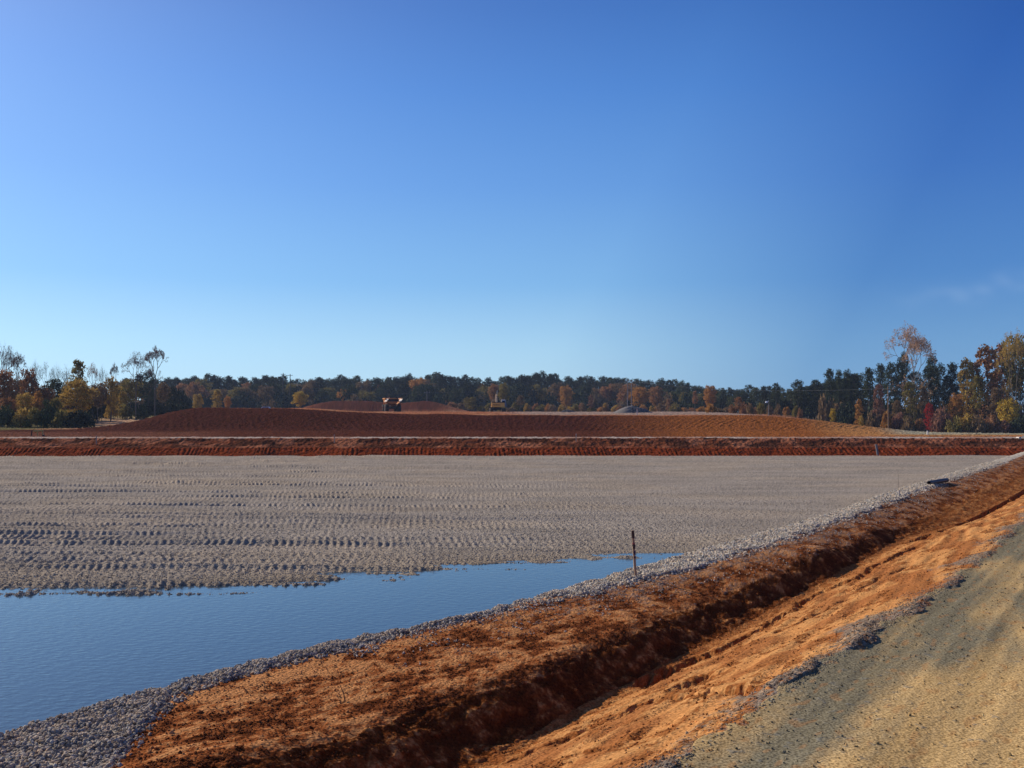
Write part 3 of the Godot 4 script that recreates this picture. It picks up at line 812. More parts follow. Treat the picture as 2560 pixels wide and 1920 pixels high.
func plant() -> void:
	protos()
	# ---- the far treeline: pines at the back
	var px := 120.0
	while px < 862.0:
		var D := lerpf(345.0, 225.0, sm(600.0, 820.0, px)) + rng.randf_range(-8, 8)
		var pines := 0.55 if px < 330.0 else 0.92
		var top := top_at(px) + rng.randf_range(-1.0, 4.5)
		var where := stretch_of(px)
		if rng.randf() < pines:
			var c: String = ["pine", "deep", "pine", "deep", "fresh"][rng.randi() % 5]
			var nm := "%s %s pine %s" % ["%s", WORD[c], where]
			tree("pine_tree", "pine", rng.randi(), px, top, D, c, 0.0, nm % nth(c + "pine" + where), "pine tree", "pines of the far treeline")
		else:
			var c: String = ["rust", "brown", "orange", "olive", "brown"][rng.randi() % 5]
			tree("autumn_tree", "round", rng.randi(), px, top + 1.0, D - 6.0, c, 0.0, "%s %s broadleaf crown %s" % [nth(c + "back" + where), WORD[c], where], "tree", "autumn trees of the far treeline")
		px += rng.randf_range(4.6, 8.0)
	px = 150.0
	while px < 850.0:
		var D := lerpf(362.0, 240.0, sm(600.0, 820.0, px)) + rng.randf_range(-6, 6)
		var c: String = ["pine", "deep", "pine", "fresh"][rng.randi() % 4]
		var where := stretch_of(px)
		tree("pine_tree", "pine", 2 if rng.randf() < 0.6 else 0, px, top_at(px) + rng.randf_range(1.5, 7.0), D, c, rng.randf_range(11.0, 17.0), "%s %s hindmost pine %s" % [nth(c + "hind" + where), WORD[c], where], "pine tree", "pines of the far treeline")
		px += rng.randf_range(5.5, 9.5)
	# ---- broadleaf trees before the pines
	px = 160.0
	while px < 842.0:
		var D := lerpf(312.0, 205.0, sm(600.0, 820.0, px)) + rng.randf_range(-10, 10)
		var drop := rng.randf_range(3.0, 14.0)
		var where := stretch_of(px)
		var bag := ["rust", "olive", "brown", "pine", "fresh", "deep", "olive", "orange"]
		if px > 380.0 and px < 480.0: bag = ["pine", "deep", "fresh", "pine", "olive"]
		elif px > 500.0 and px < 545.0: bag = ["deep", "pine", "fresh", "olive"]
		elif px > 548.0 and px < 660.0: bag = ["rust", "brown", "orange", "olive", "pine", "rust"]
		elif px > 660.0 and px < 715.0: bag = ["olive", "fresh", "brown", "olive"]; drop = rng.randf_range(2.0, 12.0)
		elif px > 715.0: bag = ["deep", "pine", "deep", "fresh"]; 
		var c: String = bag[rng.randi() % bag.size()]
		tree("autumn_tree", "round", rng.randi(), px, top_at(px) + drop, D, c, 0.0, "%s %s rounded tree %s" % [nth(c + "mid" + where), WORD[c], where], "tree", "rounded trees before the far pines")
		px += rng.randf_range(5.5, 11.0)
	# ---- dark undergrowth that closes the foot of the woods
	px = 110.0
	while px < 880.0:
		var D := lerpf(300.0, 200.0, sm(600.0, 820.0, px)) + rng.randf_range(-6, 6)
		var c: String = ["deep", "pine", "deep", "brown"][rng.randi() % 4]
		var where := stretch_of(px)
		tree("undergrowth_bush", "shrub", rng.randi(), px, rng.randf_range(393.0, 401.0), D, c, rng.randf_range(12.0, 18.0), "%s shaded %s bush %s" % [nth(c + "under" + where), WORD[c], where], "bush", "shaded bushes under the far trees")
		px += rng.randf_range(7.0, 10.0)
	# ---- bright scrub along the plateau's far edge
	px = 452.0
	while px < 800.0:
		var c: String = ["orange", "rust", "olive", "brown", "gold", "brown", "olive"][rng.randi() % 7]
		var where := stretch_of(px)
		var tall := rng.randf_range(401.5, 408.0)
		if rng.randf() < 0.15: tall -= 6.0
		tree("scrub_bush", "shrub" if tall > 400.0 else "narrow", rng.randi(), px, tall, rng.randf_range(243.0, 256.0) if px < 700.0 else rng.randf_range(150.0, 190.0), c, rng.randf_range(5.0, 11.0), "%s sunlit %s scrub bush %s" % [nth(c + "scrub" + where), WORD[c], where], "bush", "scrub along the plateau")
		px += rng.randf_range(4.0, 10.0)
	for e in [
		["autumn_tree", "round", 0, 300, 389, 246, "yellow", 17, "small bright yellow tree beside the left end of the back mound", "tree"],
		["autumn_tree", "round", 2, 198, 391, 228, "gold", 11, "leftmost of three small golden trees behind the left shoulder", "tree"],
		["autumn_tree", "narrow", 0, 217, 389.5, 226, "gold", 12, "middle and tallest of three small golden trees behind the left shoulder", "tree"],
		["autumn_tree", "round", 1, 228, 394, 230, "orange", 8, "rightmost of three small golden trees, more orange than the others", "tree"],
		["autumn_tree", "narrow", 0, 591, 395, 246, "maroon", 6, "slim reddish sapling before the trees between excavator and stone pile", "tree"],
		["autumn_tree", "narrow", 1, 581, 403, 248, "rust", 5, "short rusty sapling just left of the slim reddish sapling", "tree"],
		["autumn_tree", "round", 3, 605, 402, 247, "gold", 5, "tiny golden sapling left of the tall twin poles", "tree"],
		["autumn_tree", "narrow", 2, 695, 391, 236, "rust", 6, "slim rust sapling right of the grey stone pile", "tree"],
		["autumn_tree", "round", 0, 710, 382, 240, "orange", 15, "round orange tree top standing alone above the right treeline", "tree"],
		["autumn_tree", "round", 1, 503, 380, 250, "olive", 13, "yellowish olive tree right behind the raised excavator arm", "tree"],
		["autumn_tree", "round", 1, 494, 381, 262, "rust", 12, "rusty tree left of the raised excavator arm", "tree"],
		["autumn_tree", "round", 2, 566, 382, 285, "orange", 13, "large orange tree between the excavator and the small dark heap", "tree"],
		["autumn_tree", "round", 0, 640, 384, 262, "orange", 22, "wide orange tree right of the tall twin poles", "tree"],
		["autumn_tree", "round", 2, 656, 383, 268, "rust", 18, "wide rust tree right of the twin poles' orange neighbour", "tree"],
		# ---- the wood on the left
		["bare_tree", "bare", 0, 1, 339, 133, "grey", 26, "tallest grey bare tree at the left edge", "tree"],
		["bare_tree", "open", 1, 9, 345, 136, "grey", 17, "grey bare tree with few leaves, second from the left edge", "tree"],
		["bare_tree", "open", 2, 17, 351, 138, "grey", 16, "thin grey tree right of the tall bare ones at the left edge", "tree"],
		["autumn_tree", "round", 0, 3, 363, 128, "rust", 26, "rust tree below the tall bare trees at the left edge", "tree"],
		["autumn_tree", "round", 2, 29, 361, 132, "rust", 20, "rust orange tree top in the left wood", "tree"],
		["autumn_tree", "round", 1, 45, 384, 130, "rust", 20, "small rust crown between orange and gold trees of the left wood", "tree"],
		["bare_tree", "bare", 1, 35, 357, 145, "grey", 20, "leafless grey tree right behind the rust orange top", "tree"],
		["bare_tree", "bare", 2, 46, 361, 148, "grey", 16, "leafless grey tree midway between rust and yellow tops", "tree"],
		["bare_tree", "bare", 1, 55, 361, 150, "grey", 18, "leafless grey tree left of the yellow green top", "tree"],
		["bare_tree", "bare", 0, 65, 363, 150, "grey", 16, "leafless tree touching the yellow green top on its left", "tree"],
		["autumn_tree", "narrow", 2, 77.5, 360, 138, "olive", 17, "yellow green tree top standing above the big golden tree", "tree"],
		["autumn_tree", "round", 0, 78, 374, 126, "gold", 37, "big rounded golden brown tree at the corner of the left wood", "tree"],
		["bare_tree", "open", 1, 93, 362, 148, "rust", 15, "thin rusty tree right of the yellow green top", "tree"],
		["bare_tree", "bare", 1, 102, 363, 150, "grey", 16, "leafless grey tree at the right end of the left wood", "tree"],
		["autumn_tree", "round", 2, 111, 371, 150, "gold", 17, "golden olive tree left of the spreading bare tree", "tree"],
		["autumn_tree", "narrow", 1, 118, 386, 166, "olive", 12, "low olive tree under the leaning thin trunk", "tree"],
		["autumn_tree", "round", 1, 130, 375, 168, "olive", 22, "yellow olive tree behind the spreading bare tree", "tree"],
		["autumn_tree", "narrow", 0, 123, 391, 164, "gold", 10, "small golden tree between the thin trunks of the left clearing", "tree"],
		["bare_tree", "open", 2, 114, 362, 160, "grey", 9, "leaning thin tree left of the spreading bare tree", "tree"],
		["bare_tree", "open", 1, 136, 351, 160, "grey", 30, "spreading thin-leaved tree over the clearing, left of the tallest one", "tree"],
		["bare_tree", "open", 2, 155, 345, 162, "grey", 23, "tallest thin-crowned tree right of the clearing on the left", "tree"],
		["pine_tree", "pine", 0, 149, 370, 185, "pine", 14, "dark pine seen between the two tall thin trees", "pine tree"],
		["pine_tree", "pine", 1, 139, 374, 190, "deep", 13, "dark pine behind the spreading thin-leaved tree", "pine tree"],
		["autumn_tree", "round", 3, 163, 380, 190, "brown", 16, "brown tree right of the tallest thin-crowned tree", "tree"],
		["autumn_tree", "round", 0, 172, 383, 195, "pine", 16, "dark tree at the right end of the clearing", "tree"],
		["autumn_tree", "round", 0, 18, 373, 146, "brown", 26, "brown tree in the middle of the left edge trees", "tree"],
		["autumn_tree", "round", 3, 55, 376, 142, "fresh", 26, "greenish tree below the leafless tops of the left wood", "tree"],
		["autumn_tree", "round", 1, 98, 379, 148, "brown", 22, "brown tree right of the big golden brown tree", "tree"],
		["autumn_tree", "round", 2, 40, 380, 144, "brown", 24, "brown tree behind the golden bushes of the left wood", "tree"],
		["autumn_tree", "round", 2, 66, 380, 143, "maroon", 16, "maroon tree left of the big golden brown tree", "tree"],
		["autumn_tree", "round", 2, 8, 393, 120, "rust", 16, "low rust tree near the left edge, above the dark shrubs", "tree"],
		["autumn_tree", "round", 1, 25, 389, 121, "gold", 18, "low golden tree in front of the rust orange top", "tree"],
		["autumn_tree", "narrow", 0, 38, 391, 120, "orange", 12, "low orange tree right of the low golden tree", "tree"],
		["autumn_tree", "round", 0, 56, 394, 121, "olive", 14, "low olive tree left of the big golden brown tree", "tree"],
		["autumn_tree", "round", 2, -14, 356, 132, "rust", 26, "rust tree just outside the left edge", "tree"],
		["autumn_tree", "round", 1, -38, 350, 132, "brown", 30, "brown tree farther outside the left edge", "tree"],
		["shrub", "shrub", 0, 6, 405, 117, "fresh", 18, "green shrub at the foot of the left edge trees", "shrub"],
		["shrub", "shrub", 1, 22, 408, 117, "gold", 16, "golden shrub behind the small yellow frame", "shrub"],
		["shrub", "shrub", 2, 36, 406, 117, "olive", 16, "olive shrub right behind the small yellow frame", "shrub"],
		["shrub", "shrub", 0, 49, 400, 117, "fresh", 15, "tall green shrub between yellow frame and golden brown tree", "shrub"],
		["shrub", "shrub", 1, 64, 410, 116, "olive", 18, "olive shrub under the left side of the golden brown tree", "shrub"],
		["shrub", "shrub", 2, 78, 409, 115, "deep", 20, "large dark shrub under the middle of the golden brown tree", "shrub"],
		["shrub", "shrub", 0, 87, 412, 116, "pine", 14, "dark shrub at the corner beside the dirt track", "shrub"],
		["shrub", "shrub", 1, 100, 398, 165, "deep", 14, "shaded shrub behind the dirt track's left side", "shrub"],
		["shrub", "shrub", 2, 112, 403, 160, "gold", 11, "golden green shrub at the left of the clearing", "shrub"],
		["shrub", "shrub", 0, 126, 404, 162, "olive", 12, "olive shrub in the middle of the clearing", "shrub"],
		["shrub", "shrub", 1, 141, 404, 165, "fresh", 13, "green shrub below the spreading thin-leaved tree", "shrub"],
		["shrub", "shrub", 2, 156, 401, 168, "deep", 16, "dark shrub below the tallest thin-crowned tree", "shrub"],
		["shrub", "shrub", 0, 170, 401, 170, "deep", 18, "dark shrub against the embankment's left slope", "shrub"],
		["shrub", "shrub", 1, 184, 402, 175, "pine", 16, "second dark shrub against the embankment's left slope", "shrub"],
		# ---- the wood on the right
		["pine_tree", "pine", 3, 764, 386, 205, "deep", 0, "pine at the left end of the right wood", "pine tree"],
		["pine_tree", "pine", 1, 776, 383, 200, "pine", 0, "pine just right of the lamp post", "pine tree"],
		["pine_tree", "pine", 0, 798, 380, 192, "pine", 17, "broad pine left of the notch before the right wood", "pine tree"],
		["pine_tree", "pine", 2, 816, 380, 190, "deep", 17, "broad dark pine right of the notch before the right wood", "pine tree"],
		["pine_tree", "pine", 3, 830, 369, 178, "pine", 11, "slim pine with a round top, first of the three slim tops", "pine tree"],
		["pine_tree", "pine", 1, 839, 370, 180, "pine", 10, "slim pine, middle of the three slim tops", "pine tree"],
		["pine_tree", "pine", 0, 848, 370, 176, "pine", 15, "fuller pine, last of the three slim tops", "pine tree"],
		["pine_tree", "pine", 2, 854, 374, 184, "deep", 17, "dark pine behind the last of the slim tops", "pine tree"],
		["pine_tree", "pine", 3, 869, 368, 172, "pine", 12, "open pine left of the round topped one", "pine tree"],
		["pine_tree", "pine", 3, 881, 364, 170, "pine", 12, "pine with a small round top left of the giant tree", "pine tree"],
		["pine_tree", "pine", 2, 891, 363, 166, "pine", 17, "dense pine just left of the giant tree", "pine tree"],
		["pine_tree", "pine", 0, 900, 359, 168, "deep", 14, "dark pine touching the giant tree's left limbs", "pine tree"],
		["pine_tree", "pine", 1, 905, 352, 172, "pine", 12, "tallest pine against the giant tree's trunk", "pine tree"],
		["pine_tree", "pine", 1, 933, 356, 168, "pine", 13, "pine with a round top right of the giant tree", "pine tree"],
		["pine_tree", "pine", 2, 929, 368, 162, "deep", 20, "broad dark pine right below the giant tree's limbs", "pine tree"],
		["pine_tree", "pine", 0, 941, 364, 166, "deep", 15, "dark pine two places right of the giant tree", "pine tree"],
		["pine_tree", "pine", 3, 953, 363, 166, "deep", 12, "pine with a lone top before the autumn trees on the right", "pine tree"],
		["pine_tree", "pine", 2, 963, 372, 178, "deep", 16, "dark pine behind the olive autumn tree on the right", "pine tree"],
		["pine_tree", "pine", 0, 976, 366, 180, "pine", 15, "pine between the olive and the rust autumn trees", "pine tree"],
		["pine_tree", "pine", 2, 997, 370, 182, "deep", 18, "dark pine behind the rust tree on the right", "pine tree"],
		["pine_tree", "pine", 2, 1016, 372, 178, "deep", 18, "dark pine behind the tall yellow green tree", "pine tree"],
		["pine_tree", "pine", 2, 1038, 360, 170, "deep", 20, "dark pine outside the right edge", "pine tree"],
		["pine_tree", "pine", 2, 868, 384, 186, "deep", 18, "dark pine filling the wood behind the brown pole", "pine tree"],
		["pine_tree", "pine", 2, 915, 372, 180, "deep", 20, "dark pine straight behind the giant tree", "pine tree"],
		["pine_tree", "pine", 2, 948, 378, 174, "deep", 18, "dark pine behind the orange bushes on the right", "pine tree"],
		["giant_tree", "open", 0, 914, 324, 152, "tan", 56, "giant half-bare tree rising far above the right wood", "tree"],
		["autumn_tree", "narrow", 0, 879, 384, 146, "maroon", 12, "dark red tree left of the brown pole", "tree"],
		["autumn_tree", "narrow", 1, 897, 400, 146, "brown", 10, "brown sapling right of the brown pole", "tree"],
		["autumn_tree", "narrow", 0, 910, 382, 146, "olive", 15, "yellow green column tree below the giant tree", "tree"],
		["autumn_tree", "narrow", 2, 923, 386, 146, "brown", 11, "brown column tree right of the yellow green one", "tree"],
		["autumn_tree", "narrow", 0, 929, 403, 140, "red", 10, "scarlet small tree, brightest red in the right wood", "tree"],
		["autumn_tree", "narrow", 0, 967, 358, 146, "gold", 17, "tall olive gold tree with a dark trunk on the right", "tree"],
		["autumn_tree", "round", 2, 956, 388, 144, "orange", 17, "orange tree left of the tall olive gold tree", "tree"],
		["autumn_tree", "narrow", 0, 987, 345, 145, "rust", 26, "tall rust tree near the right edge", "tree"],
		["autumn_tree", "narrow", 1, 1002, 343, 148, "maroon", 18, "tall dark red tree between rust and yellow green trees", "tree"],
		["autumn_tree", "open", 0, 1014, 330, 140, "gold", 34, "tall yellow green tree at the right edge", "tree"],
		["autumn_tree", "round", 3, 1016, 329, 143, "olive", 30, "olive crown behind the tall yellow green tree", "tree"],
		["autumn_tree", "round", 2, 1008, 394, 138, "yellow", 22, "low bright yellow tree at the right edge", "tree"],
		["autumn_tree", "narrow", 2, 978, 376, 142, "olive", 14, "olive tree at the left foot of the tall rust tree", "tree"],
		["autumn_tree", "round", 1, 1042, 352, 140, "rust", 30, "rust tree outside the right edge", "tree"],
		["autumn_tree", "narrow", 2, 996, 388, 140, "brown", 14, "brown tree between the dark trunks near the right edge", "tree"],
		["autumn_tree", "round", 0, 833, 406, 138, "yellow", 7, "small yellow bush tree before the slim pines", "tree"],
		["autumn_tree", "narrow", 0, 859, 399, 142, "orange", 10, "orange sapling before the pines left of the brown pole", "tree"],
		["autumn_tree", "round", 2, 861, 413, 138, "gold", 6, "tiny golden bush below the orange sapling", "tree"],
		["shrub", "shrub", 0, 846, 412, 150, "deep", 14, "dark shrub behind the embankment's right shoulder", "shrub"],
		["shrub", "shrub", 1, 872, 411, 146, "brown", 13, "brown shrub under the dark red tree", "shrub"],
		["shrub", "shrub", 2, 886, 409, 138, "orange", 9, "orange shrub at the brown pole's left", "shrub"],
		["shrub", "shrub", 0, 897, 413, 138, "maroon", 13, "maroon shrub at the brown pole's right", "shrub"],
		["shrub", "shrub", 1, 908, 416, 136, "brown", 13, "brown shrub under the yellow green column tree", "shrub"],
		["shrub", "shrub", 2, 919, 417, 136, "rust", 10, "rust shrub left of the scarlet small tree", "shrub"],
		["shrub", "shrub", 0, 941, 408, 138, "maroon", 16, "maroon shrub right of the scarlet small tree", "shrub"],
		["shrub", "shrub", 1, 954, 416, 135, "olive", 13, "olive shrub under the orange tree on the right", "shrub"],
		["shrub", "shrub", 2, 966, 412, 135, "gold", 12, "golden shrub at the foot of the tall olive gold tree", "shrub"],
		["shrub", "shrub", 0, 978, 415, 134, "brown", 14, "brown shrub at the foot of the tall rust tree", "shrub"],
		["shrub", "shrub", 1, 990, 414, 134, "rust", 13, "rust shrub right of the tall rust tree's foot", "shrub"],
		["shrub", "shrub", 2, 1003, 419, 133, "maroon", 14, "maroon shrub under the low bright yellow tree", "shrub"],
		["shrub", "shrub", 0, 1018, 416, 133, "deep", 16, "dark shrub at the right edge", "shrub"],
	]:
		tree(e[0], e[1], e[2], e[3], e[4], e[5], e[6], e[7], e[8], e[9])
	# shade under the two woods
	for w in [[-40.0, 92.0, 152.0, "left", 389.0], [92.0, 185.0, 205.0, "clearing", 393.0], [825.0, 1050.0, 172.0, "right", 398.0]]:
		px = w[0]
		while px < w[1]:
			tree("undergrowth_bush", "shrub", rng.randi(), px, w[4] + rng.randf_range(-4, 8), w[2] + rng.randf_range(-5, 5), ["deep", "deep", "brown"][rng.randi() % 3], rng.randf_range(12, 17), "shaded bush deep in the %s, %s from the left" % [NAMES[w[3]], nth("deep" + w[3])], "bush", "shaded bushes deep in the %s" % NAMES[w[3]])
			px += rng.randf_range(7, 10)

# ---------------------------------------------------------------- loose stones and clods, each a small faceted pebble
func pebble(s: int) -> ArrayMesh:
	var r := RandomNumberGenerator.new()
	r.seed = s
	var g := (1.0 + sqrt(5.0)) / 2.0
	var v: Array[Vector3] = []
	for q in [Vector3(-1, g, 0), Vector3(1, g, 0), Vector3(-1, -g, 0), Vector3(1, -g, 0), Vector3(0, -1, g), Vector3(0, 1, g), Vector3(0, -1, -g), Vector3(0, 1, -g), Vector3(g, 0, -1), Vector3(g, 0, 1), Vector3(-g, 0, -1), Vector3(-g, 0, 1)]:
		v.append(q.normalized() * r.randf_range(0.75, 1.25) * Vector3(1.15, 0.8, 0.95))
	var st := SurfaceTool.new()
	st.begin(Mesh.PRIMITIVE_TRIANGLES)
	st.set_smooth_group(-1)
	for f in [[0, 11, 5], [0, 5, 1], [0, 1, 7], [0, 7, 10], [0, 10, 11], [1, 5, 9], [5, 11, 4], [11, 10, 2], [10, 7, 6], [7, 1, 8], [3, 9, 4], [3, 4, 2], [3, 2, 6], [3, 6, 8], [3, 8, 9], [4, 9, 5], [2, 4, 11], [6, 2, 10], [8, 6, 7], [9, 8, 1]]:
		st.add_vertex(v[f[0]]) ; st.add_vertex(v[f[2]]) ; st.add_vertex(v[f[1]])
	st.generate_normals()
	return st.commit()

func scatter(called: String, label: String, category: String, at: PackedVector3Array, size: PackedFloat32Array, col: PackedColorArray) -> void:
	var mm := MultiMesh.new()
	mm.transform_format = MultiMesh.TRANSFORM_3D
	mm.use_colors = true
	mm.mesh = pebble(called.hash() % 1000)
	mm.instance_count = at.size()
	for i in at.size():
		var b := Basis(Vector3(rng.randf_range(-1, 1), rng.randf_range(-1, 1), rng.randf_range(-1, 1)).normalized(), rng.randf() * TAU)
		mm.set_instance_transform(i, Transform3D(b.scaled(Vector3.ONE * size[i]), at[i]))
		mm.set_instance_color(i, col[i])
	var o := MultiMeshInstance3D.new()
	o.name = numbered(called)
	o.multimesh = mm
	var m := mat(Color.WHITE, 0.85)
	m.vertex_color_use_as_albedo = true
	m.metallic_specular = 0.12
	o.material_override = m
	add_child(o)
	o.set_meta("kind", "stuff")
	tag(o, label, category)

func at_line(k: int, s: float) -> float:
	var fi := clampf((s + 12.0) * 4.0, 0.0, 398.0)
	var i := int(fi)
	return lerpf(T[k][i], T[k][i + 1], fi - i)

func world(s: float, t: float) -> Vector2:
	return Vector2(SR * s - CR * t, CR * s + SR * t)

func stone_tint(base: Color) -> Color:
	var k := rng.randf_range(0.55, 1.5)
	var w := rng.randf_range(-0.12, 0.12)
	return Color(base.r * k * (1.0 + w), base.g * k, base.b * k * (1.0 - w))

func stones() -> void:
	var p := PackedVector3Array()
	var z := PackedFloat32Array()
	var c := PackedColorArray()
	# the berm's gravel, near the camera
	for i in 62000:
		var s := 1.0 + 44.0 * pow(rng.randf(), 2.3)
		var t4 := at_line(6, s)
		var t5 := at_line(8, s)
		var t := rng.randf_range(t4 - 0.12, t5 + 0.3)
		var q := world(s, t)
		if q.y < 4.6 or q.x < -6.0:
			continue
		ground(q.x, q.y, 0.0)
		if e_k != 2 and rng.randf() > 0.25:
			continue
		var r := rng.randf_range(0.008, 0.019) * (1.0 + 0.25 * sm(8.0, 30.0, s))
		p.append(Vector3(q.x, EYE - e_h + r * 0.25, -q.y))
		z.append(r)
		c.append(stone_tint(Color(0.33, 0.27, 0.21).lerp(Color(0.47, 0.40, 0.31), sm(6.0, 12.0, s))))
	scatter("gravel", "loose grey gravel along the berm beside the pond", "gravel", p, z, c)
	p.clear() ; z.clear() ; c.clear()
	# the pad beyond the water
	for i in 60000:
		var D := 14.8 + 24.0 * pow(rng.randf(), 2.0)
		if rng.randf() < sm(24.0, 37.0, D):
			continue
		var x := rng.randf_range(-0.62, 0.45) * D
		var t := -CR * x + SR * D
		if D < shore(x) - 1.3 or t < at_line(8, SR * x + CR * D) + 0.6:
			continue
		var h := floor_h(x, D)
		if h > WATER_H + 0.02:
			continue
		var r := rng.randf_range(0.008, 0.016)
		p.append(Vector3(x, EYE - h + r * 0.2, -D))
		z.append(r)
		c.append(stone_tint(Color(0.34, 0.285, 0.22)))
	scatter("gravel", "loose grey gravel on the pad beyond the pond", "gravel", p, z, c)
	p.clear() ; z.clear() ; c.clear()
	# blue grey stone pushed to the edge of the road, and small stones on the road
	for i in 15000:
		var s := 1.5 + 22.0 * pow(rng.randf(), 1.6)
		var t1 := at_line(0, s)
		var d := absf(rng.randfn()) * 0.17 - 0.04
		var dens := 0.25 + 0.9 * sm(-0.2, 0.35, na.get_noise_2d(s * 0.55 + 2.0, 8.0) + 0.9 * exp(-pow((s - 6.6) / 1.3, 2.0)))
		if rng.randf() > dens:
			continue
		var q := world(s, t1 + d)
		ground(q.x, q.y, 0.0)
		var r := rng.randf_range(0.003, 0.008)
		p.append(Vector3(q.x, EYE - e_h + r * 0.05, -q.y))
		z.append(r * (1.6 if rng.randf() < 0.06 else 1.0))
		c.append(stone_tint(Color(0.17, 0.155, 0.125).lerp(e_c, 0.35)))
	for i in 3000:
		var s := 2.2 + 14.0 * pow(rng.randf(), 1.3)
		var t := at_line(0, s) - 3.2 * pow(rng.randf(), 1.8)
		var q := world(s, t)
		ground(q.x, q.y, 0.0)
		var r := rng.randf_range(0.003, 0.008) * (1.5 if rng.randf() < 0.08 else 1.0)
		p.append(Vector3(q.x, EYE - e_h + r * 0.4, -q.y))
		z.append(r)
		c.append(stone_tint(e_c * 0.72))
	scatter("road_stones", "small blue grey stones along the gravel road's left edge", "stones", p, z, c)
	p.clear() ; z.clear() ; c.clear()
	# clods of red earth on the berm, in the ditch and beside the gullies
	for i in 80000:
		var s := 1.5 + 30.0 * pow(rng.randf(), 1.8)
		var t1 := at_line(0, s)
		var t2 := at_line(2, s)
		var t3 := at_line(4, s)
		var t4 := at_line(6, s)
		var t := rng.randf_range(t1 + 0.1, t4)
		var fib := nb.get_noise_2d(s * 3.8 + 9.0, t * 6.2)
		var big := nb.get_noise_2d(s * 1.0, t * 1.9)
		var dens := 0.07 + 0.5 * sm(0.15, 0.5, fib * 0.6 + big * 0.8) if t < t2 else 0.28 + 0.8 * sm(-0.15, 0.4, fib * 0.7 + big)
		if rng.randf() > dens:
			continue
		var q := world(s, t)
		ground(q.x, q.y, 0.0)
		if e_k != 1:
			continue
		var r := rng.randf_range(0.003, 0.010) * (1.8 if rng.randf() < 0.05 else 1.0)
		p.append(Vector3(q.x, EYE - e_h + r * 0.3, -q.y))
		z.append(r)
		c.append(stone_tint(e_c * 0.85))
	scatter("earth_clods", "crumbs and clods of red earth on the ditch banks", "clods", p, z, c)
	p.clear() ; z.clear() ; c.clear()
	# gravel strewn over the red berm
	for i in 4500:
		var s := 6.0 + 30.0 * pow(rng.randf(), 1.3)
		var t := at_line(6, s) - absf(rng.randfn()) * 0.38
		if na.get_noise_2d(s * 0.9, t * 2.0) < -0.1 or t < at_line(4, s):
			continue
		var q := world(s, t)
		ground(q.x, q.y, 0.0)
		var r := rng.randf_range(0.006, 0.016)
		p.append(Vector3(q.x, EYE - e_h + r * 0.3, -q.y))
		z.append(r)
		c.append(stone_tint(Color(0.36, 0.29, 0.23)))
	scatter("strewn_gravel", "grey gravel strewn thinly over the red berm", "gravel", p, z, c)

# ---------------------------------------------------------------- things on the site
func spot(px: float, D: float) -> Vector3:
	var x := (px - 512.0) / 904.6 * D
	return Vector3(x, EYE - far_h(x, D), -D)

func near_spot(x: float, D: float) -> Vector3:
	ground(x, D, 0.0)
	return Vector3(x, EYE - e_h, -D)

func stick(st: SurfaceTool, a: Vector3, b: Vector3, wide: float, thick: float) -> void:
	var d := (b - a).normalized()
	var u := Vector3.RIGHT - d * d.x
	u = u.normalized()
	var v := d.cross(u)
	var e: Array[Vector3] = []
	for w in [a, b]:
		for k in [Vector2(-1, -1), Vector2(1, -1), Vector2(1, 1), Vector2(-1, 1)]:
			e.append(w + u * k.x * wide * 0.5 + v * k.y * thick * 0.5)
	quad(st, e[0], e[4], e[5], e[1]) ; quad(st, e[1], e[5], e[6], e[2])
	quad(st, e[2], e[6], e[7], e[3]) ; quad(st, e[3], e[7], e[4], e[0])
	quad(st, e[4], e[7], e[6], e[5]) ; quad(st, e[0], e[1], e[2], e[3])

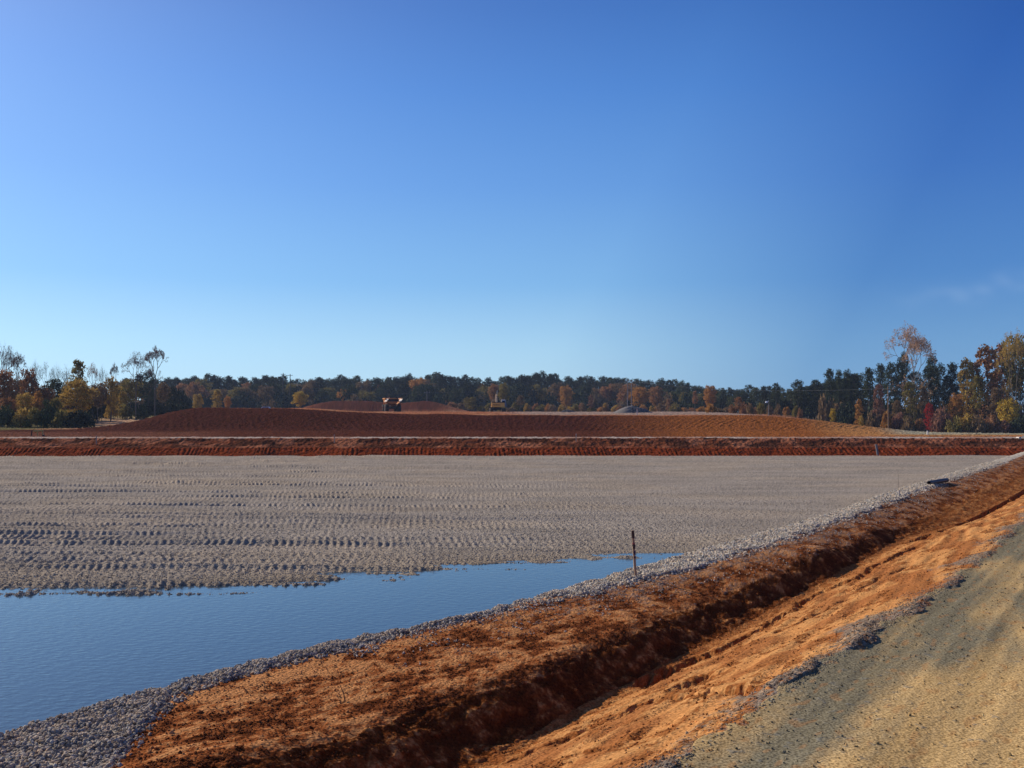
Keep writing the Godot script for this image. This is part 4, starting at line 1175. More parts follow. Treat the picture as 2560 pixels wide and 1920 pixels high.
func stakes() -> void:
	var wood := mat(lin(0.36, 0.25, 0.16), 0.85)
	var dark := mat(lin(0.055, 0.035, 0.03), 0.9)
	var ink := mat(lin(0.05, 0.03, 0.07), 0.8)
	var pink := mat(lin(0.30, 0.12, 0.10), 0.8)
	# the grade stake on the berm
	var at := near_spot(1.64, 12.05)
	var o := thing("grade_stake", "slim wooden grade stake with dark painted bands beside the pond", "stake", at, deg_to_rad(22.0))
	var top := Vector3(-0.047, 0.62, 0.0)
	var st := stool()
	stick(st, Vector3(0.006, -0.15, 0), top, 0.034, 0.014)
	part("lath", done(st), wood, o)
	for b in [[0.83, 0.985, dark], [0.70, 0.735, pink], [0.60, 0.70, dark], [0.48, 0.555, ink], [0.405, 0.44, ink]]:
		st = stool()
		stick(st, top * (b[0] as float), top * (b[1] as float) + Vector3(0, 0.001, 0), 0.037, 0.017)
		part("painted_band", done(st), b[2], o)
	# thin rod farther along the berm
	var q := near_spot(10.02, 23.5)
	o = thing("marker_rod", "hair-thin tall marker rod on the berm left of the black pipe", "rod", q)
	st = stool()
	tube(st, Vector3(0, -0.1, 0), Vector3(-0.02, 0.70, 0), 0.006, 0.005, 5)
	part("rod", done(st), mat(lin(0.22, 0.18, 0.14)), o)
	st = stool()
	stick(st, Vector3(0, 0.0, 0), Vector3(0, 0.17, 0), 0.026, 0.012)
	part("peg", done(st), mat(lin(0.5, 0.45, 0.40)), o)
	# dead twig in the soil
	q = near_spot(-1.27, 7.0)
	o = solid("dead_twig", null, dark)
	st = stool()
	tube(st, Vector3(0, -0.05, 0), Vector3(-0.02, 0.06, 0.0), 0.005, 0.004, 5)
	tube(st, Vector3(-0.02, 0.06, 0), Vector3(-0.045, 0.125, 0.01), 0.004, 0.0025, 5)
	tube(st, Vector3(-0.02, 0.05, 0), Vector3(0.0, 0.075, 0.0), 0.0025, 0.0015, 4)
	o.mesh = done(st)
	o.material_override = mat(lin(0.07, 0.03, 0.018))
	o.position = q
	tag(o, "short dark dead twig standing in the bare soil of the berm", "twig")
	# stakes across the basin
	for e in [
		[97.0, 60.2, 10.0, 0.5, "faint tan stake on the far bank's crest, leftmost of three"],
		[334.6, 60.2, 10.5, 0.6, "pale stake on the far bank below the dump truck"],
		[576.0, 60.2, 9.5, 0.5, "tan stake on the far bank right of the excavator, below the plateau"],
	]:
		var s := thing("survey_stake", e[4], "stake", spot(e[0], e[1]) + Vector3(0, -0.05, 0))
		st = stool()
		stick(st, Vector3(0, -0.2, 0), Vector3(0, 0.62, 0), 0.055, 0.02)
		part("lath", done(st), mat(lin(0.42, 0.33, 0.26)), s)
		st = stool()
		stick(st, Vector3(0, 0.53, 0), Vector3(0, 0.585, 0), 0.062, 0.026)
		part("ribbon", done(st), mat(lin(0.55, 0.42, 0.35)), s)
	var w := thing("survey_stake", "white stake before the grey stone pile on the plateau edge", "stake", spot(637.0, 108.0))
	st = stool()
	stick(st, Vector3(0, -0.2, 0), Vector3(0, 0.80, 0), 0.10, 0.03)
	part("lath", done(st), mat(lin(0.62, 0.57, 0.52)), w)
	st = stool()
	stick(st, Vector3(0, 0.70, 0), Vector3(0, 0.76, 0), 0.11, 0.04)
	part("ribbon", done(st), mat(lin(0.55, 0.30, 0.25)), w)
	var v := thing("marker_post", "short white marker post beside the gravel road before the right wood", "marker", spot(927.0, 74.0))
	st = stool()
	tube(st, Vector3(0, -0.1, 0), Vector3(0, 0.26, 0), 0.06, 0.06, 8)
	part("post", done(st), mat(lin(0.72, 0.70, 0.66)), v)
	st = stool()
	tube(st, Vector3(0, 0.26, 0), Vector3(0, 0.30, 0), 0.066, 0.05, 8)
	part("cap", done(st), mat(lin(0.6, 0.58, 0.55)), v)
	q = near_spot(25.3, 47.2)
	w = thing("survey_stake", "thin pale stake at the far right corner of the gravel pad", "stake", q)
	st = stool()
	stick(st, Vector3(0, -0.1, 0), Vector3(0, 0.26, 0), 0.045, 0.02)
	part("lath", done(st), mat(lin(0.45, 0.36, 0.30)), w)

func pipes() -> void:
	var black := mat(lin(0.022, 0.024, 0.034), 0.42)
	# black plastic pipe lying on the berm
	var a := near_spot(12.5, 27.2) + Vector3(0, 0.055, 0)
	var b := near_spot(13.62, 28.4) + Vector3(0, 0.09, 0)
	var o := thing("drain_pipe", "black plastic drain pipe lying along the berm", "pipe", (a + b) * 0.5)
	var d := (b - a) * 0.5
	o.rotation.y = atan2(-d.z, d.x)
	var half := d.length()
	var prof := [Vector2(-half, 0.050), Vector2(-half, 0.058)]
	var n := 18
	for i in n:
		var x := -half + (2.0 * half) * (i + 0.5) / n
		var w := half / n
		prof.append(Vector2(x - w * 0.9, 0.058)) ; prof.append(Vector2(x - w * 0.5, 0.064)) ; prof.append(Vector2(x + w * 0.5, 0.064)) ; prof.append(Vector2(x + w * 0.9, 0.058))
	prof.append(Vector2(half, 0.058)) ; prof.append(Vector2(half, 0.050))
	var st := stool()
	lathe_x(st, Vector3.ZERO, prof, 20)
	part("corrugated_wall", done(st), black, o)
	st = stool()
	lathe_x(st, Vector3.ZERO, [Vector2(half, 0.050), Vector2(-half, 0.050)], 20)
	part("bore", done(st), black, o)
	# grey riser pipe against the far bank
	var base := spot(877.6, 58.5)
	o = thing("riser_pipe", "grey upright pipe set in the red far bank", "pipe", base)
	st = stool()
	tube(st, Vector3(0, -0.3, 0.05), Vector3(-0.09, 0.72, -0.12), 0.07, 0.07, 12)
	part("pipe", done(st), mat(lin(0.13, 0.13, 0.145), 0.6), o)
	st = stool()
	tube(st, Vector3(-0.088, 0.66, -0.115), Vector3(-0.091, 0.73, -0.122), 0.085, 0.085, 12)
	part("collar", done(st), mat(lin(0.16, 0.16, 0.175), 0.6), o)
	# pieces of pipe at the right end
	var q := spot(1018.0, 60.9)
	o = thing("pipe_end", "small white pipe end at the right edge above the gravel corner", "pipe", q)
	st = stool()
	tube(st, Vector3(0, 0.04, -0.2), Vector3(-0.02, 0.04, 0.2), 0.065, 0.065, 12)
	part("pipe", done(st), mat(lin(0.62, 0.56, 0.50), 0.6), o)
	st = stool()
	tube(st, Vector3(0, 0.04, 0.14), Vector3(-0.02, 0.04, 0.21), 0.08, 0.08, 12)
	part("collar", done(st), mat(lin(0.5, 0.46, 0.42), 0.6), o)
	q = spot(1025.0, 61.2)
	o = thing("concrete_block", "grey concrete block at the right edge beside the white pipe end", "block", q)
	st = stool()
	bx(st, Vector3(0, 0.08, 0), Vector3(0.36, 0.2, 0.3), Vector2(0.92, 0.92))
	part("block", done(st), mat(lin(0.12, 0.115, 0.12)), o)
	st = stool()
	tube(st, Vector3(-0.1, 0.1, 0.12), Vector3(-0.1, 0.1, 0.2), 0.05, 0.05, 10)
	part("outlet", done(st), mat(lin(0.55, 0.52, 0.5)), o)

func wheel(o: Node3D, at: Vector3, r: float, wide: float, side: float, tyre: Material, rim: Material) -> void:
	var st := stool()
	var h := wide * 0.5
	lathe_x(st, at, [Vector2(-h, r * 0.55), Vector2(-h, r * 0.86), Vector2(-h * 0.75, r * 0.97), Vector2(-h * 0.3, r), Vector2(h * 0.3, r), Vector2(h * 0.75, r * 0.97), Vector2(h, r * 0.86), Vector2(h, r * 0.55)], 24)
	for i in 22:                          # tread lugs
		var a := TAU * i / 22.0
		var c := at + Vector3((h * 0.45) * (1 if i % 2 else -1), cos(a) * r, sin(a) * r)
		tube(st, c - Vector3(h * 0.42, 0, 0), c + Vector3(h * 0.42, 0, 0), 0.035, 0.035, 4)
	var t := part("wheel", done(st), tyre, o)
	st = stool()
	lathe_x(st, at, [Vector2(side * h * 0.98, 0.0), Vector2(side * h * 0.72, r * 0.2), Vector2(side * h * 0.5, r * 0.34), Vector2(side * h * 0.6, r * 0.5), Vector2(side * h, r * 0.56)], 20)
	part("rim", done(st), rim, t)

func dump_truck() -> void:
	var paint := mat(lin(0.66, 0.28, 0.055), 0.55)
	var dirt := mat(lin(0.44, 0.18, 0.06), 0.85)
	var tyre := mat(lin(0.035, 0.03, 0.028), 0.9)
	var dusty := mat(lin(0.34, 0.22, 0.15), 0.9)
	var glass := mat(lin(0.012, 0.014, 0.018), 0.12)
	var pale := mat(lin(0.86, 0.76, 0.62), 0.6)
	var dark := mat(lin(0.02, 0.018, 0.018), 0.8)
	var at := spot(393.0, 176.0)
	var o := thing("dump_truck", "orange articulated dump truck seen from behind on the plateau", "dump truck", at, deg_to_rad(13.0))
	for z in [0.0, -1.75, -6.2]:
		for s in [-1.0, 1.0]:
			wheel(o, Vector3(s * 1.18, 0.76, z), 0.76, 0.72, s, tyre, dusty)
	# body: a hollow tray, wide and open above, narrow below, its tail cut at a slant
	var st := stool()
	var zs := [1.15, -4.3]
	var rings := []
	for z in zs:
		var up := 0.0 if z > 0.0 else 0.15
		var lo := 0.62 if z > 0.0 else 0.0
		rings.append([Vector3(-1.62, 2.52 + up, z), Vector3(-1.45, 1.95, z), Vector3(-0.75, 1.22 + lo * 0.3, z), Vector3(0.75, 1.22 + lo * 0.3, z), Vector3(1.45, 1.95, z), Vector3(1.62, 2.52 + up, z)])
	for i in 5:
		quad(st, rings[0][i], rings[1][i], rings[1][i + 1], rings[0][i + 1])
		var c := Vector3(0, 0.09, 0)
		var kk := Vector3(0.93, 1, 1)
		quad(st, rings[0][i + 1] * kk + c, rings[1][i + 1] * kk + c, rings[1][i] * kk + c, rings[0][i] * kk + c)
	var body := part("dump_body", done(st), dirt, o)
	st = stool()
	bx(st, Vector3(0, 2.05, -4.34), Vector3(2.9, 1.15, 0.1))
	bx(st, Vector3(0, 2.72, -4.5), Vector3(2.3, 0.08, 0.8))
	part("headboard", done(st), paint, body)
	for s in [-1.0, 1.0]:
		st = stool()
		bx(st, Vector3(s * 1.6, 2.62, -1.6), Vector3(0.14, 0.14, 5.4))
		part("top_rail", done(st), paint, body)
		st = stool()
		var pc := Vector3(s * 1.36, 2.28, 1.25)
		var pn := Vector3(-0.6, 0.72, 0.42).normalized()
		var pu := Vector3.UP.cross(pn).normalized() * 0.33
		var pv := pn.cross(pu).normalized() * 0.36
		quad(st, pc - pu - pv, pc - pu + pv, pc + pu + pv, pc + pu - pv)
		quad(st, pc - pu - pv + Vector3(0, -0.05, -0.05), pc + pu - pv + Vector3(0, -0.05, -0.05), pc + pu + pv + Vector3(0, -0.05, -0.05), pc - pu + pv + Vector3(0, -0.05, -0.05))
		part("pale_panel", done(st), pale, body)
		for z in [-0.4, -1.8, -3.2]:
			st = stool()
			stick(st, Vector3(s * 1.66, 2.55, z), Vector3(s * 0.86, 1.28, z), 0.12, 0.12)
			part("body_rib", done(st), paint, body)
	st = stool()
	bx(st, Vector3(0, 2.24, 1.12), Vector3(2.1, 0.52, 0.06))
	part("tail_opening", done(st), dark, body)
	st = stool()
	bx(st, Vector3(0, 0.95, -1.2), Vector3(0.8, 0.32, 3.6))
	bx(st, Vector3(0, 0.9, -4.2), Vector3(0.55, 0.36, 2.6))
	part("frame", done(st), dark, o)
	for z in [0.0, -1.75, -6.2]:
		st = stool()
		tube(st, Vector3(-1.1, 0.76, z), Vector3(1.1, 0.76, z), 0.16, 0.16, 10)
		part("axle", done(st), dark, o)
	st = stool()
	bx(st, Vector3(0, 2.05, -5.5), Vector3(1.7, 1.25, 1.5), Vector2(0.86, 0.86))
	var cab := part("cab", done(st), paint, o)
	for s in [-1.0, 1.0]:
		st = stool()
		bx(st, Vector3(s * 0.83, 2.2, -5.5), Vector3(0.04, 0.62, 1.1), Vector2.ONE, Vector3(-s * 0.05, 0, 0))
		part("side_window", done(st), glass, cab)
	st = stool()
	bx(st, Vector3(0, 2.2, -6.28), Vector3(1.3, 0.62, 0.04), Vector2.ONE, Vector3(0, 0, 0.06))
	part("windscreen", done(st), glass, cab)
	st = stool()
	tube(st, Vector3(-0.25, 2.68, -5.3), Vector3(-0.25, 2.86, -5.3), 0.07, 0.06, 8)
	part("beacon", done(st), pale, cab)
	st = stool()
	bx(st, Vector3(0, 1.55, -7.0), Vector3(1.5, 0.8, 1.9), Vector2(0.85, 0.8))
	part("hood", done(st), paint, o)
	for s in [-1.0, 1.0]:
		st = stool()
		bx(st, Vector3(s * 1.45, 2.3, -6.1), Vector3(0.22, 0.42, 0.06))
		part("mirror", done(st), dark, o)
		st = stool()
		bx(st, Vector3(s * 0.62, 1.2, 0.82), Vector3(0.14, 0.10, 0.05))
		part("tail_light", done(st), pale, o)

func excavator() -> void:
	var paint := mat(lin(0.92, 0.46, 0.07), 0.5)
	var grey := mat(lin(0.26, 0.25, 0.27), 0.45)
	var dark := mat(lin(0.022, 0.019, 0.02), 0.75)
	var mud := mat(lin(0.10, 0.045, 0.028), 0.95)
	var pale := mat(lin(0.62, 0.40, 0.20), 0.55)
	var glass := mat(lin(0.015, 0.017, 0.022), 0.1)
	var at := spot(497.5, 176.0)
	var o := thing("excavator", "orange yellow tracked excavator seen from behind with its arm raised", "excavator", at, deg_to_rad(5.0))
	o.scale = Vector3(0.95, 0.84, 0.9)
	for s in [-1.0, 1.0]:
		var st := stool()
		var ring := []
		for i in 28:                       # a rounded belt
			var a := TAU * i / 28.0
			ring.append(Vector2(clampf(cos(a) * 3.0, -1.0, 1.0) * 1.55 + cos(a) * 0.42, 0.42 + sin(a) * 0.42))
		for i in 28:
			var p: Vector2 = ring[i]
			var q: Vector2 = ring[(i + 1) % 28]
			var x0: float = s * 1.25 - 0.32
			var x1: float = s * 1.25 + 0.32
			quad(st, Vector3(x0, p.y, p.x), Vector3(x1, p.y, p.x), Vector3(x1, q.y, q.x), Vector3(x0, q.y, q.x))
			for x in [x0, x1]:
				var m := Vector3(x, 0.42, 0)
				for v in ([m, Vector3(x, p.y, p.x), Vector3(x, q.y, q.x)] if x == x0 else [m, Vector3(x, q.y, q.x), Vector3(x, p.y, p.x)]):
					st.add_vertex(v)
		var t := part("track", done(st), mud, o)
		st = stool()
		for i in 28:
			var p: Vector2 = ring[i]
			bx(st, Vector3(s * 1.25, p.y, p.x), Vector3(0.66, 0.05, 0.09))
		part("track_shoes", done(st), dark, t)
		st = stool()
		for z in [-1.55, -0.8, 0.0, 0.8, 1.55]:
			tube(st, Vector3(s * 1.25 + 0.30 * s, 0.42, z), Vector3(s * 1.25 + 0.36 * s, 0.42, z), 0.26, 0.24, 12)
		part("rollers", done(st), dark, t)
	var st := stool()
	bx(st, Vector3(0, 0.72, 0), Vector3(1.6, 0.5, 1.7))
	tube(st, Vector3(0, 0.9, 0), Vector3(0, 1.12, 0), 0.7, 0.7, 16)
	part("undercarriage", done(st), dark, o)
	# the house, turned a little on the tracks
	st = stool()
	bx(st, Vector3(0, 1.25, -0.2), Vector3(2.6, 0.28, 3.6))
	part("deck", done(st), dark, o)
	st = stool()
	var n := 12
	for i in n:                            # counterweight, rounded at its corners
		var a := PI * i / n
		var b := PI * (i + 1) / n
		var pa := Vector3(-clampf(cos(a) * 1.25, -1, 1) * 1.36, 0, 1.2 + pow(sin(a), 0.4) * 0.75)
		var pb := Vector3(-clampf(cos(b) * 1.25, -1, 1) * 1.36, 0, 1.2 + pow(sin(b), 0.4) * 0.75)
		var y0 := Vector3(0, 1.12, 0)
		var y1 := Vector3(0, 2.1, 0)
		quad(st, pa + y0, pb + y0, pb * Vector3(0.98, 1, 0.96) + y1, pa * Vector3(0.98, 1, 0.96) + y1)
		for v in [Vector3(0, 2.1, 1.2), pa * Vector3(0.98, 1, 0.96) + y1, pb * Vector3(0.98, 1, 0.96) + y1, Vector3(0, 1.12, 1.2), pb + y0, pa + y0]:
			st.add_vertex(v)
	var cw := part("counterweight", done(st), paint, o)
	var tm := TextMesh.new()
	var font := SystemFont.new()
	font.font_names = PackedStringArray(["Droid Sans"])
	font.font_weight = 700
	tm.font = font
	tm.text = "KOMATSU"
	tm.font_size = 40
	tm.pixel_size = 0.0078
	tm.depth = 0.02
	var txt := part("lettering", tm, dark, cw)
	txt.position = Vector3(-0.25, 1.6, 1.945)
	st = stool()
	tube(st, Vector3(-0.32, 2.12, 1.5), Vector3(-0.32, 2.22, 1.5), 0.07, 0.05, 8)
	part("lifting_eye", done(st), pale, cw)
	st = stool()
	bx(st, Vector3(-0.1, 2.14, 0.2), Vector3(2.2, 0.32, 2.0), Vector2(0.95, 0.95))
	var hood := part("engine_hood", done(st), dark, o)
	st = stool()
	for x in [-1.2, -0.55, 0.75]:
		tube(st, Vector3(x, 2.1, 1.0), Vector3(x, 2.75, 1.0), 0.03, 0.03, 5)
	tube(st, Vector3(-1.2, 2.74, 1.0), Vector3(-0.55, 2.74, 1.0), 0.03, 0.03, 5)
	part("handrail", done(st), pale, hood)
	st = stool()
	tube(st, Vector3(0.55, 2.2, 0.6), Vector3(0.55, 2.95, 0.6), 0.07, 0.06, 8)
	part("exhaust_pipe", done(st), dark, hood)
	# the cab: rounded grey shell with dark panes
	st = stool()
	var prof := [Vector2(-1.1, 1.2), Vector2(-1.15, 2.2), Vector2(-0.85, 2.72), Vector2(-0.3, 2.86), Vector2(0.35, 2.74), Vector2(0.62, 2.2), Vector2(0.66, 1.2)]
	for i in prof.size() - 1:
		var p: Vector2 = prof[i]
		var q: Vector2 = prof[i + 1]
		quad(st, Vector3(0.85, p.y, -1.0 + p.x), Vector3(1.72, p.y - 0.03, -1.0 + p.x), Vector3(1.72, q.y - 0.03, -1.0 + q.x), Vector3(0.85, q.y, -1.0 + q.x))
	for x in [0.85, 1.72]:
		for i in prof.size() - 2:
			var tri := [Vector3(x, prof[0].y, -1.0 + prof[0].x), Vector3(x, prof[i + 1].y, -1.0 + prof[i + 1].x), Vector3(x, prof[i + 2].y, -1.0 + prof[i + 2].x)]
			if x < 1.0: tri.reverse()
			for v in tri: st.add_vertex(v)
	var cab := part("cab", done(st), grey, o)
	st = stool()
	bx(st, Vector3(1.28, 2.3, -0.33), Vector3(0.6, 0.55, 0.04), Vector2(0.8, 1), Vector3(0, 0, -0.1))
	part("rear_window", done(st), glass, cab)
	st = stool()
	bx(st, Vector3(1.735, 2.15, -1.25), Vector3(0.04, 0.8, 1.2), Vector2(1, 0.8))
	part("side_window", done(st), glass, cab)
	st = stool()
	stick(st, Vector3(1.76, 1.2, -0.4), Vector3(1.76, 2.5, -0.45), 0.07, 0.05)
	stick(st, Vector3(1.8, 0.95, -0.2), Vector3(1.85, 1.9, -0.6), 0.06, 0.05)
	part("grab_rail", done(st), grey, cab)
	st = stool()
	tube(st, Vector3(1.45, 2.8, -0.6), Vector3(1.45, 3.25, -0.6), 0.02, 0.015, 4)
	part("aerial", done(st), pale, cab)
	# boom rising away from us, stick folding over it, bucket at the top
	st = stool()
	stick(st, Vector3(-0.1, 1.5, -1.6), Vector3(-0.05, 3.2, -3.6), 0.42, 0.55)
	stick(st, Vector3(-0.05, 3.1, -3.5), Vector3(0.2, 4.05, -6.0), 0.36, 0.5)
	var boom := part("boom", done(st), pale, o)
	st = stool()
	tube(st, Vector3(0.35, 1.6, -2.2), Vector3(0.35, 3.0, -3.7), 0.07, 0.07, 8)
	tube(st, Vector3(-0.55, 1.6, -2.2), Vector3(-0.5, 3.0, -3.7), 0.07, 0.07, 8)
	tube(st, Vector3(0.05, 3.55, -4.0), Vector3(0.25, 4.45, -5.6), 0.07, 0.07, 8)
	part("hydraulic_ram", done(st), dark, boom)
	st = stool()
	stick(st, Vector3(0.15, 3.75, -5.6), Vector3(0.42, 5.1, -6.6), 0.30, 0.42)
	part("stick_arm", done(st), pale, o)
	st = stool()
	bx(st, Vector3(0.52, 4.95, -6.9), Vector3(0.5, 0.62, 0.6), Vector2(0.85, 0.5), Vector3(0.05, 0, 0.1))
	part("bucket", done(st), dark, o)

func heaps() -> void:
	for e in [
		["stone_pile", 632.0, 150.0, 3.4, 1.15, "large grey stone pile on the plateau right of the excavator"],
		["stone_pile", 568.0, 165.0, 1.9, 0.42, "small low dark heap left of the large grey stone pile"],
	]:
		var at := spot(e[1], e[2])
		var o := thing(e[0], e[5], "stone pile", at)
		var st := SurfaceTool.new()
		st.begin(Mesh.PRIMITIVE_TRIANGLES)
		var R: float = e[3]
		var H: float = e[4]
		var n := 48
		var rows := 16
		var pt := func(i: int, j: int) -> Vector3:
			var a := TAU * i / n
			var k := float(j) / rows
			var r := R * k * (0.5 if e[3] > 3.0 else 0.7 + 0.2 * sin(a * 2.0))
			if e[3] > 3.0:
				r = R * k * (0.62 + 0.38 * absf(cos(a)))
			var h := H * pow(1.0 - k * k, 1.3) * (1.0 - 0.25 * sm(0.0, 1.0, cos(a)) * (1.0 - k)) + na.get_noise_2d(cos(a) * r * 1.6, sin(a) * r * 1.6) * 0.12 * (1.0 - k)
			return Vector3(cos(a) * r, h - 0.06, sin(a) * r * 0.7)
		for j in rows:
			for i in n:
				quad(st, pt.call(i, j), pt.call(i + 1, j), pt.call(i + 1, j + 1), pt.call(i, j + 1))
		st.generate_normals()
		part("heap", st.commit(), mat(lin(0.16, 0.14, 0.125) if e[3] > 3.0 else lin(0.045, 0.042, 0.045)), o)
		var mm := MultiMesh.new()
		mm.transform_format = MultiMesh.TRANSFORM_3D
		mm.mesh = pebble(77)
		var cnt := 900 if e[3] > 3.0 else 160
		mm.instance_count = cnt
		for i in cnt:
			# the coarse dark stone lies on the right half of the big pile
			var a := rng.randf_range(-1.75, 1.45) if e[3] > 3.0 else rng.randf() * TAU
			var k := sqrt(rng.randf())
			var rr := R * k * (0.62 + 0.38 * absf(cos(a))) if e[3] > 3.0 else R * k * 0.7
			var h := H * pow(1.0 - k * k, 1.3) * (1.0 - 0.25 * sm(0.0, 1.0, cos(a)) * (1.0 - k))
			mm.set_instance_transform(i, Transform3D(Basis(Vector3.UP, rng.randf() * TAU).scaled(Vector3.ONE * rng.randf_range(0.04, 0.13)), Vector3(cos(a) * rr, h, -sin(a) * rr * 0.7)))
		var s := MultiMeshInstance3D.new()
		s.name = "stones"
		s.multimesh = mm
		s.material_override = mat(lin(0.085, 0.088, 0.10), 0.7)
		s.set_meta("kind", "stuff")
		o.add_child(s, true)

func pole(called: String, px: float, top: float, D: float, r: float, color: Material, label: String, arms := 1) -> Vector3:
	var at := spot(px, D)
	var h := (412.0 - top) / 904.6 * D + EYE - at.y
	var o := thing(called, label, "utility pole" if called == "utility_pole" else "lamp post", at)
	var st := stool()
	tube(st, Vector3(0, -0.5, 0), Vector3(0, h, 0), r, r * 0.7, 8)
	part("pole", done(st), color, o)
	if arms:
		st = stool()
		bx(st, Vector3(0, h - 0.5, 0), Vector3(1.6, 0.12, 0.12))
		var c := part("crossarm", done(st), color, o)
		for x in [-0.7, 0.0, 0.7]:
			st = stool()
			tube(st, Vector3(x, h - 0.44, 0), Vector3(x, h - 0.22, 0), 0.05, 0.04, 6)
			part("insulator", done(st), mat(lin(0.3, 0.3, 0.32), 0.4), c)
	else:
		st = stool()
		tube(st, Vector3(-0.25, h - 0.1, 0), Vector3(0.05, h, 0), 0.04, 0.04, 6)
		bx(st, Vector3(-0.28, h - 0.14, 0), Vector3(0.3, 0.26, 0.28), Vector2(0.6, 0.6))
		part("lamp_head", done(st), mat(lin(0.72, 0.72, 0.74), 0.4), o)
	return at + Vector3(0, h - 0.3, 0)

func line_between(a: Vector3, b: Vector3, label: String) -> void:
	var st := stool()
	var prev := a
	for i in 16:
		var k := (i + 1) / 16.0
		var q := a.lerp(b, k) - Vector3(0, 1.2 * 4.0 * k * (1.0 - k), 0)
		tube(st, prev, q, 0.010, 0.010, 4, false)
		prev = q
	tag(solid("power_line", done(st), mat(lin(0.18, 0.18, 0.20))), label, "power line", "power lines before the far woods")

func poles_and_far() -> void:
	var w := mat(lin(0.09, 0.075, 0.07))
	var g := mat(lin(0.20, 0.18, 0.18))
	pole("utility_pole", 283, 373, 305, 0.17, w, "dark pole rising above the treeline, left of a pair")
	pole("utility_pole", 290, 374, 300, 0.17, w, "dark pole rising above the treeline, right of a pair")
	var a := pole("utility_pole", 427, 391, 262, 0.13, g, "pale grey pole behind the back mound, between truck and excavator")
	pole("utility_pole", 627.5, 379, 238, 0.14, g, "tall grey pole behind the stone pile, left of the twins")
	var c := pole("utility_pole", 631.5, 380, 240, 0.13, g, "tall grey pole behind the stone pile, right of the twins")
	var e := pole("utility_pole", 888, 386.5, 136, 0.09, mat(lin(0.26, 0.155, 0.085)), "brown wooden pole before the right wood, left of the giant tree")
	pole("lamp_post", 768.5, 401.0, 128, 0.06, g, "grey lamp post with white head on the embankment's right shoulder", 0)
	line_between(a, c, "sagging wire between back mound pole and twin poles")
	line_between(c, e, "sagging wire between twin poles and brown pole")
	line_between(spot(300, 300) + Vector3(0, 9, 0), a, "sagging wire left of the back mound pole")
	# white car behind the plateau's left end
	var at := spot(267, 225.0)
	var o := thing("parked_car", "white car half hidden behind the embankment's left end", "car", at + Vector3(0, 0.2, 0), deg_to_rad(8.0))
	var white := mat(lin(0.72, 0.73, 0.78), 0.35)
	var glass := mat(lin(0.05, 0.055, 0.07), 0.15)
	var tyre := mat(lin(0.03, 0.03, 0.03))
	var st := stool()
	bx(st, Vector3(0, 0.62, 0), Vector3(4.4, 0.6, 1.75), Vector2(0.96, 0.92))
	part("body", done(st), white, o)
	st = stool()
	bx(st, Vector3(-0.25, 1.2, 0), Vector3(2.5, 0.56, 1.55), Vector2(0.66, 0.84))
	var cab := part("cabin", done(st), white, o)
	st = stool()
	bx(st, Vector3(-0.25, 1.2, 0.74), Vector3(1.9, 0.36, 0.05), Vector2(0.72, 1), Vector3(0, 0, -0.09))
	part("side_window", done(st), glass, cab)
	st = stool()
	bx(st, Vector3(0.85, 1.2, 0), Vector3(0.05, 0.4, 1.3), Vector2(1, 0.85), Vector3(-0.3, 0, 0))
	part("windscreen", done(st), glass, cab)
	for x in [-1.4, 1.4]:
		for z in [-0.8, 0.8]:
			st = stool()
			tube(st, Vector3(x, 0.32, z - 0.1), Vector3(x, 0.32, z + 0.1), 0.32, 0.32, 14)
			part("wheel", done(st), tyre, o)
	# yellow barricade frames on the left
	at = spot(38.0, 66.5)
	o = thing("yellow_frame", "yellow steel trestle with a dark post on the left terrace", "trestle", at)
	var yel := mat(lin(0.62, 0.40, 0.10), 0.6)
	st = stool()
	stick(st, Vector3(-0.30, 0.37, 0), Vector3(0.42, 0.42, -0.02), 0.09, 0.12)
	part("top_beam", done(st), yel, o)
	for leg in [[-0.02, 0.12, 0.13], [-0.06, -0.04, -0.2], [0.36, 0.52, 0.16], [0.34, 0.30, -0.2]]:
		st = stool()
		stick(st, Vector3(leg[0], 0.42, 0), Vector3(leg[1], -0.03, leg[2]), 0.055, 0.04)
		part("leg", done(st), yel, o)
	st = stool()
	stick(st, Vector3(-0.44, -0.1, 0), Vector3(-0.41, 0.44, 0), 0.06, 0.06)
	part("post", done(st), mat(lin(0.035, 0.028, 0.03)), o)
	st = stool()
	bx(st, Vector3(0.5, 0.06, 0.1), Vector3(0.16, 0.12, 0.14), Vector2(0.8, 0.8))
	part("foot_weight", done(st), mat(lin(0.04, 0.03, 0.03)), o)

func furnish() -> void:
	stones()
	stakes()
	pipes()
	dump_truck()
	excavator()
	heaps()
	poles_and_far()


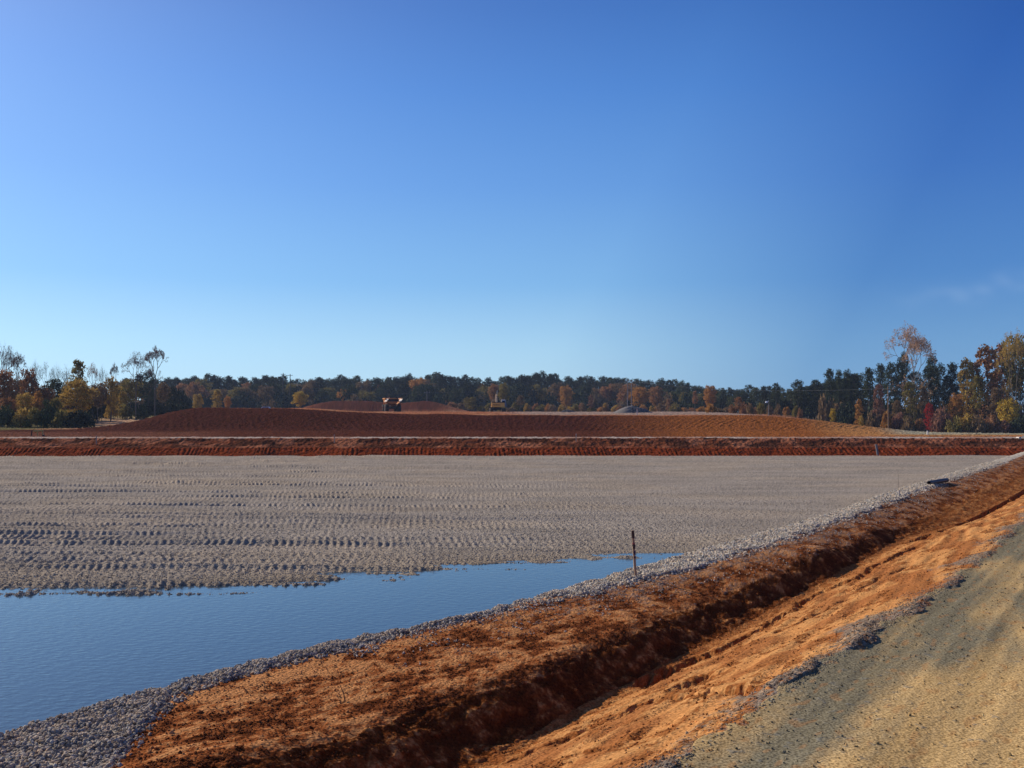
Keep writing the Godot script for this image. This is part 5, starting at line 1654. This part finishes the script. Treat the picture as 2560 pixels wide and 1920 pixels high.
# ---------------------------------------------------------------- the scene
func _ready() -> void:
	rng.seed = 20
	for n in [na, nb, nc, nd]:
		n.seed = 5
		n.frequency = 1.0
		n.noise_type = FastNoiseLite.TYPE_SIMPLEX
		n.fractal_type = FastNoiseLite.FRACTAL_NONE
	nb.fractal_type = FastNoiseLite.FRACTAL_FBM
	nb.fractal_octaves = 4
	nd.fractal_type = FastNoiseLite.FRACTAL_FBM
	nd.fractal_octaves = 3
	nd.fractal_gain = 0.65
	nd.seed = 9
	nc.noise_type = FastNoiseLite.TYPE_CELLULAR

	var cam := Camera3D.new()
	cam.name = "camera"
	cam.position = Vector3(0, EYE, 0)
	cam.rotation_degrees.x = 1.773
	cam.fov = 46.0
	cam.near = 0.1
	cam.far = 3000.0
	cam.current = true
	add_child(cam)
	var yaw := deg_to_rad(-58.0)
	var el := deg_to_rad(31.0)
	var sun_dir := Vector3(sin(yaw) * cos(el), sin(el), -cos(yaw) * cos(el))
	var sun := DirectionalLight3D.new()
	sun.name = "sun"
	add_child(sun)
	sun.look_at_from_position(sun_dir * 100.0, Vector3.ZERO, Vector3.UP)
	sun.light_energy = 1.6
	sun.light_color = Color(1.0, 0.94, 0.85)
	sun.light_angular_distance = 0.5
	sun.shadow_enabled = true
	var env := Environment.new()
	env.background_mode = Environment.BG_SKY
	var sky := Sky.new()
	var psm := PanoramaSkyMaterial.new()
	psm.panorama = make_sky(sun_dir)
	sky.sky_material = psm
	env.sky = sky
	env.tonemap_mode = Environment.TONE_MAPPER_LINEAR
	env.tonemap_exposure = 1.0
	env.fog_enabled = true
	env.fog_light_color = Color(0.70, 0.77, 0.88)
	env.fog_density = 0.00025
	env.sdfgi_enabled = true
	env.ssao_enabled = true
	env.ssil_enabled = true
	var we := WorldEnvironment.new()
	we.name = "world"
	we.environment = env
	add_child(we)

	# ---- materials of the ground
	for k in ["earth", "gravel", "road", "land"]:
		var m := mat(Color.WHITE, 0.95)
		m.vertex_color_use_as_albedo = true
		m.metallic_specular = 0.05
		m.uv1_triplanar = true
		m.uv1_world_triplanar = true
		M[k] = m
	var grain := noise_tex(512, 0.05, FastNoiseLite.TYPE_SIMPLEX, false, 6.0, 4)
	var ramp := Gradient.new()
	ramp.offsets = PackedFloat32Array([0.15, 0.5, 0.85])
	ramp.colors = PackedColorArray([Color(0.62, 0.60, 0.58), Color(0.88, 0.88, 0.88), Color(1, 1, 1)])
	grain.color_ramp = ramp
	for k in ["earth", "road", "land"]:
		M[k].albedo_texture = grain
		M[k].albedo_color = Color.WHITE
	M.earth.normal_enabled = true
	M.earth.normal_texture = noise_tex(512, 0.03, FastNoiseLite.TYPE_SIMPLEX, true, 10.0)
	M.earth.normal_scale = 0.8
	M.earth.uv1_scale = Vector3.ONE * 1.3
	M.gravel.normal_enabled = true
	M.gravel.normal_texture = noise_tex(512, 0.045, FastNoiseLite.TYPE_CELLULAR, true, 14.0, 2)
	M.gravel.normal_scale = 1.0
	M.gravel.uv1_scale = Vector3.ONE * 0.8
	M.road.normal_enabled = true
	M.road.normal_texture = noise_tex(512, 0.06, FastNoiseLite.TYPE_SIMPLEX, true, 5.0)
	M.road.normal_scale = 0.3
	M.road.uv1_scale = Vector3.ONE * 1.6
	M.land.normal_enabled = true
	M.land.normal_texture = M.earth.normal_texture
	M.land.normal_scale = 0.8
	M.land.uv1_scale = Vector3.ONE * 0.15
	var water := mat(lin(0.045, 0.07, 0.09), 0.07)
	water.metallic_specular = 0.5
	water.normal_enabled = true
	water.normal_texture = noise_tex(512, 0.03, FastNoiseLite.TYPE_SIMPLEX, true, 3.0, 3)
	water.normal_scale = 0.2
	water.uv1_triplanar = true
	water.uv1_world_triplanar = true
	water.uv1_scale = Vector3(0.28, 0.4, 0.55)

	# ---- the ground
	lines()
	var ds := PackedFloat32Array()
	for i in 12:
		ds.append(-1.5 + i * 0.33)
	var yy := 2100.0 / 2.5
	while yy > 36.0:
		var D := 2100.0 / yy
		if D < 58.7:
			ds.append(D)
		yy -= (6.0 if D < 4.3 else (0.58 if D < 11.5 else 0.8)) if D < 14.5 else 0.3
	var near := sheet(columns(0.565, 900, 1.5, 60), ds, 2.0, true, 3)
	struct("gravel_road", near[0], M.road)
	struct("earth_bank", near[1], M.earth)
	struct("gravel_pad", near[2], M.gravel)
	ds.clear()
	for i in 46:
		ds.append(57.9 + i * 0.11)
	for i in 130:
		ds.append(63.0 + i * 0.38)
	for i in 70:
		ds.append(112.5 + 3.0 * i + 0.02 * i * i)
	ds.append(600.0)
	ds.append(1500.0)
	var land := sheet(columns(0.58, 900, 1.5, 40), ds, 2.0, false, 1)
	struct("terrain", land[0], M.land)
	var base := PlaneMesh.new()
	base.size = Vector2(4000, 4000)
	struct("ground", base, mat(lin(0.14, 0.09, 0.05))).position.y = -6.0
	var wm := PlaneMesh.new()
	wm.size = Vector2(48, 22)
	var wo := struct("pond_water", wm, water)
	wo.position = Vector3(-16.5, EYE - WATER_H, -9.9)
	plant()
	furnish()
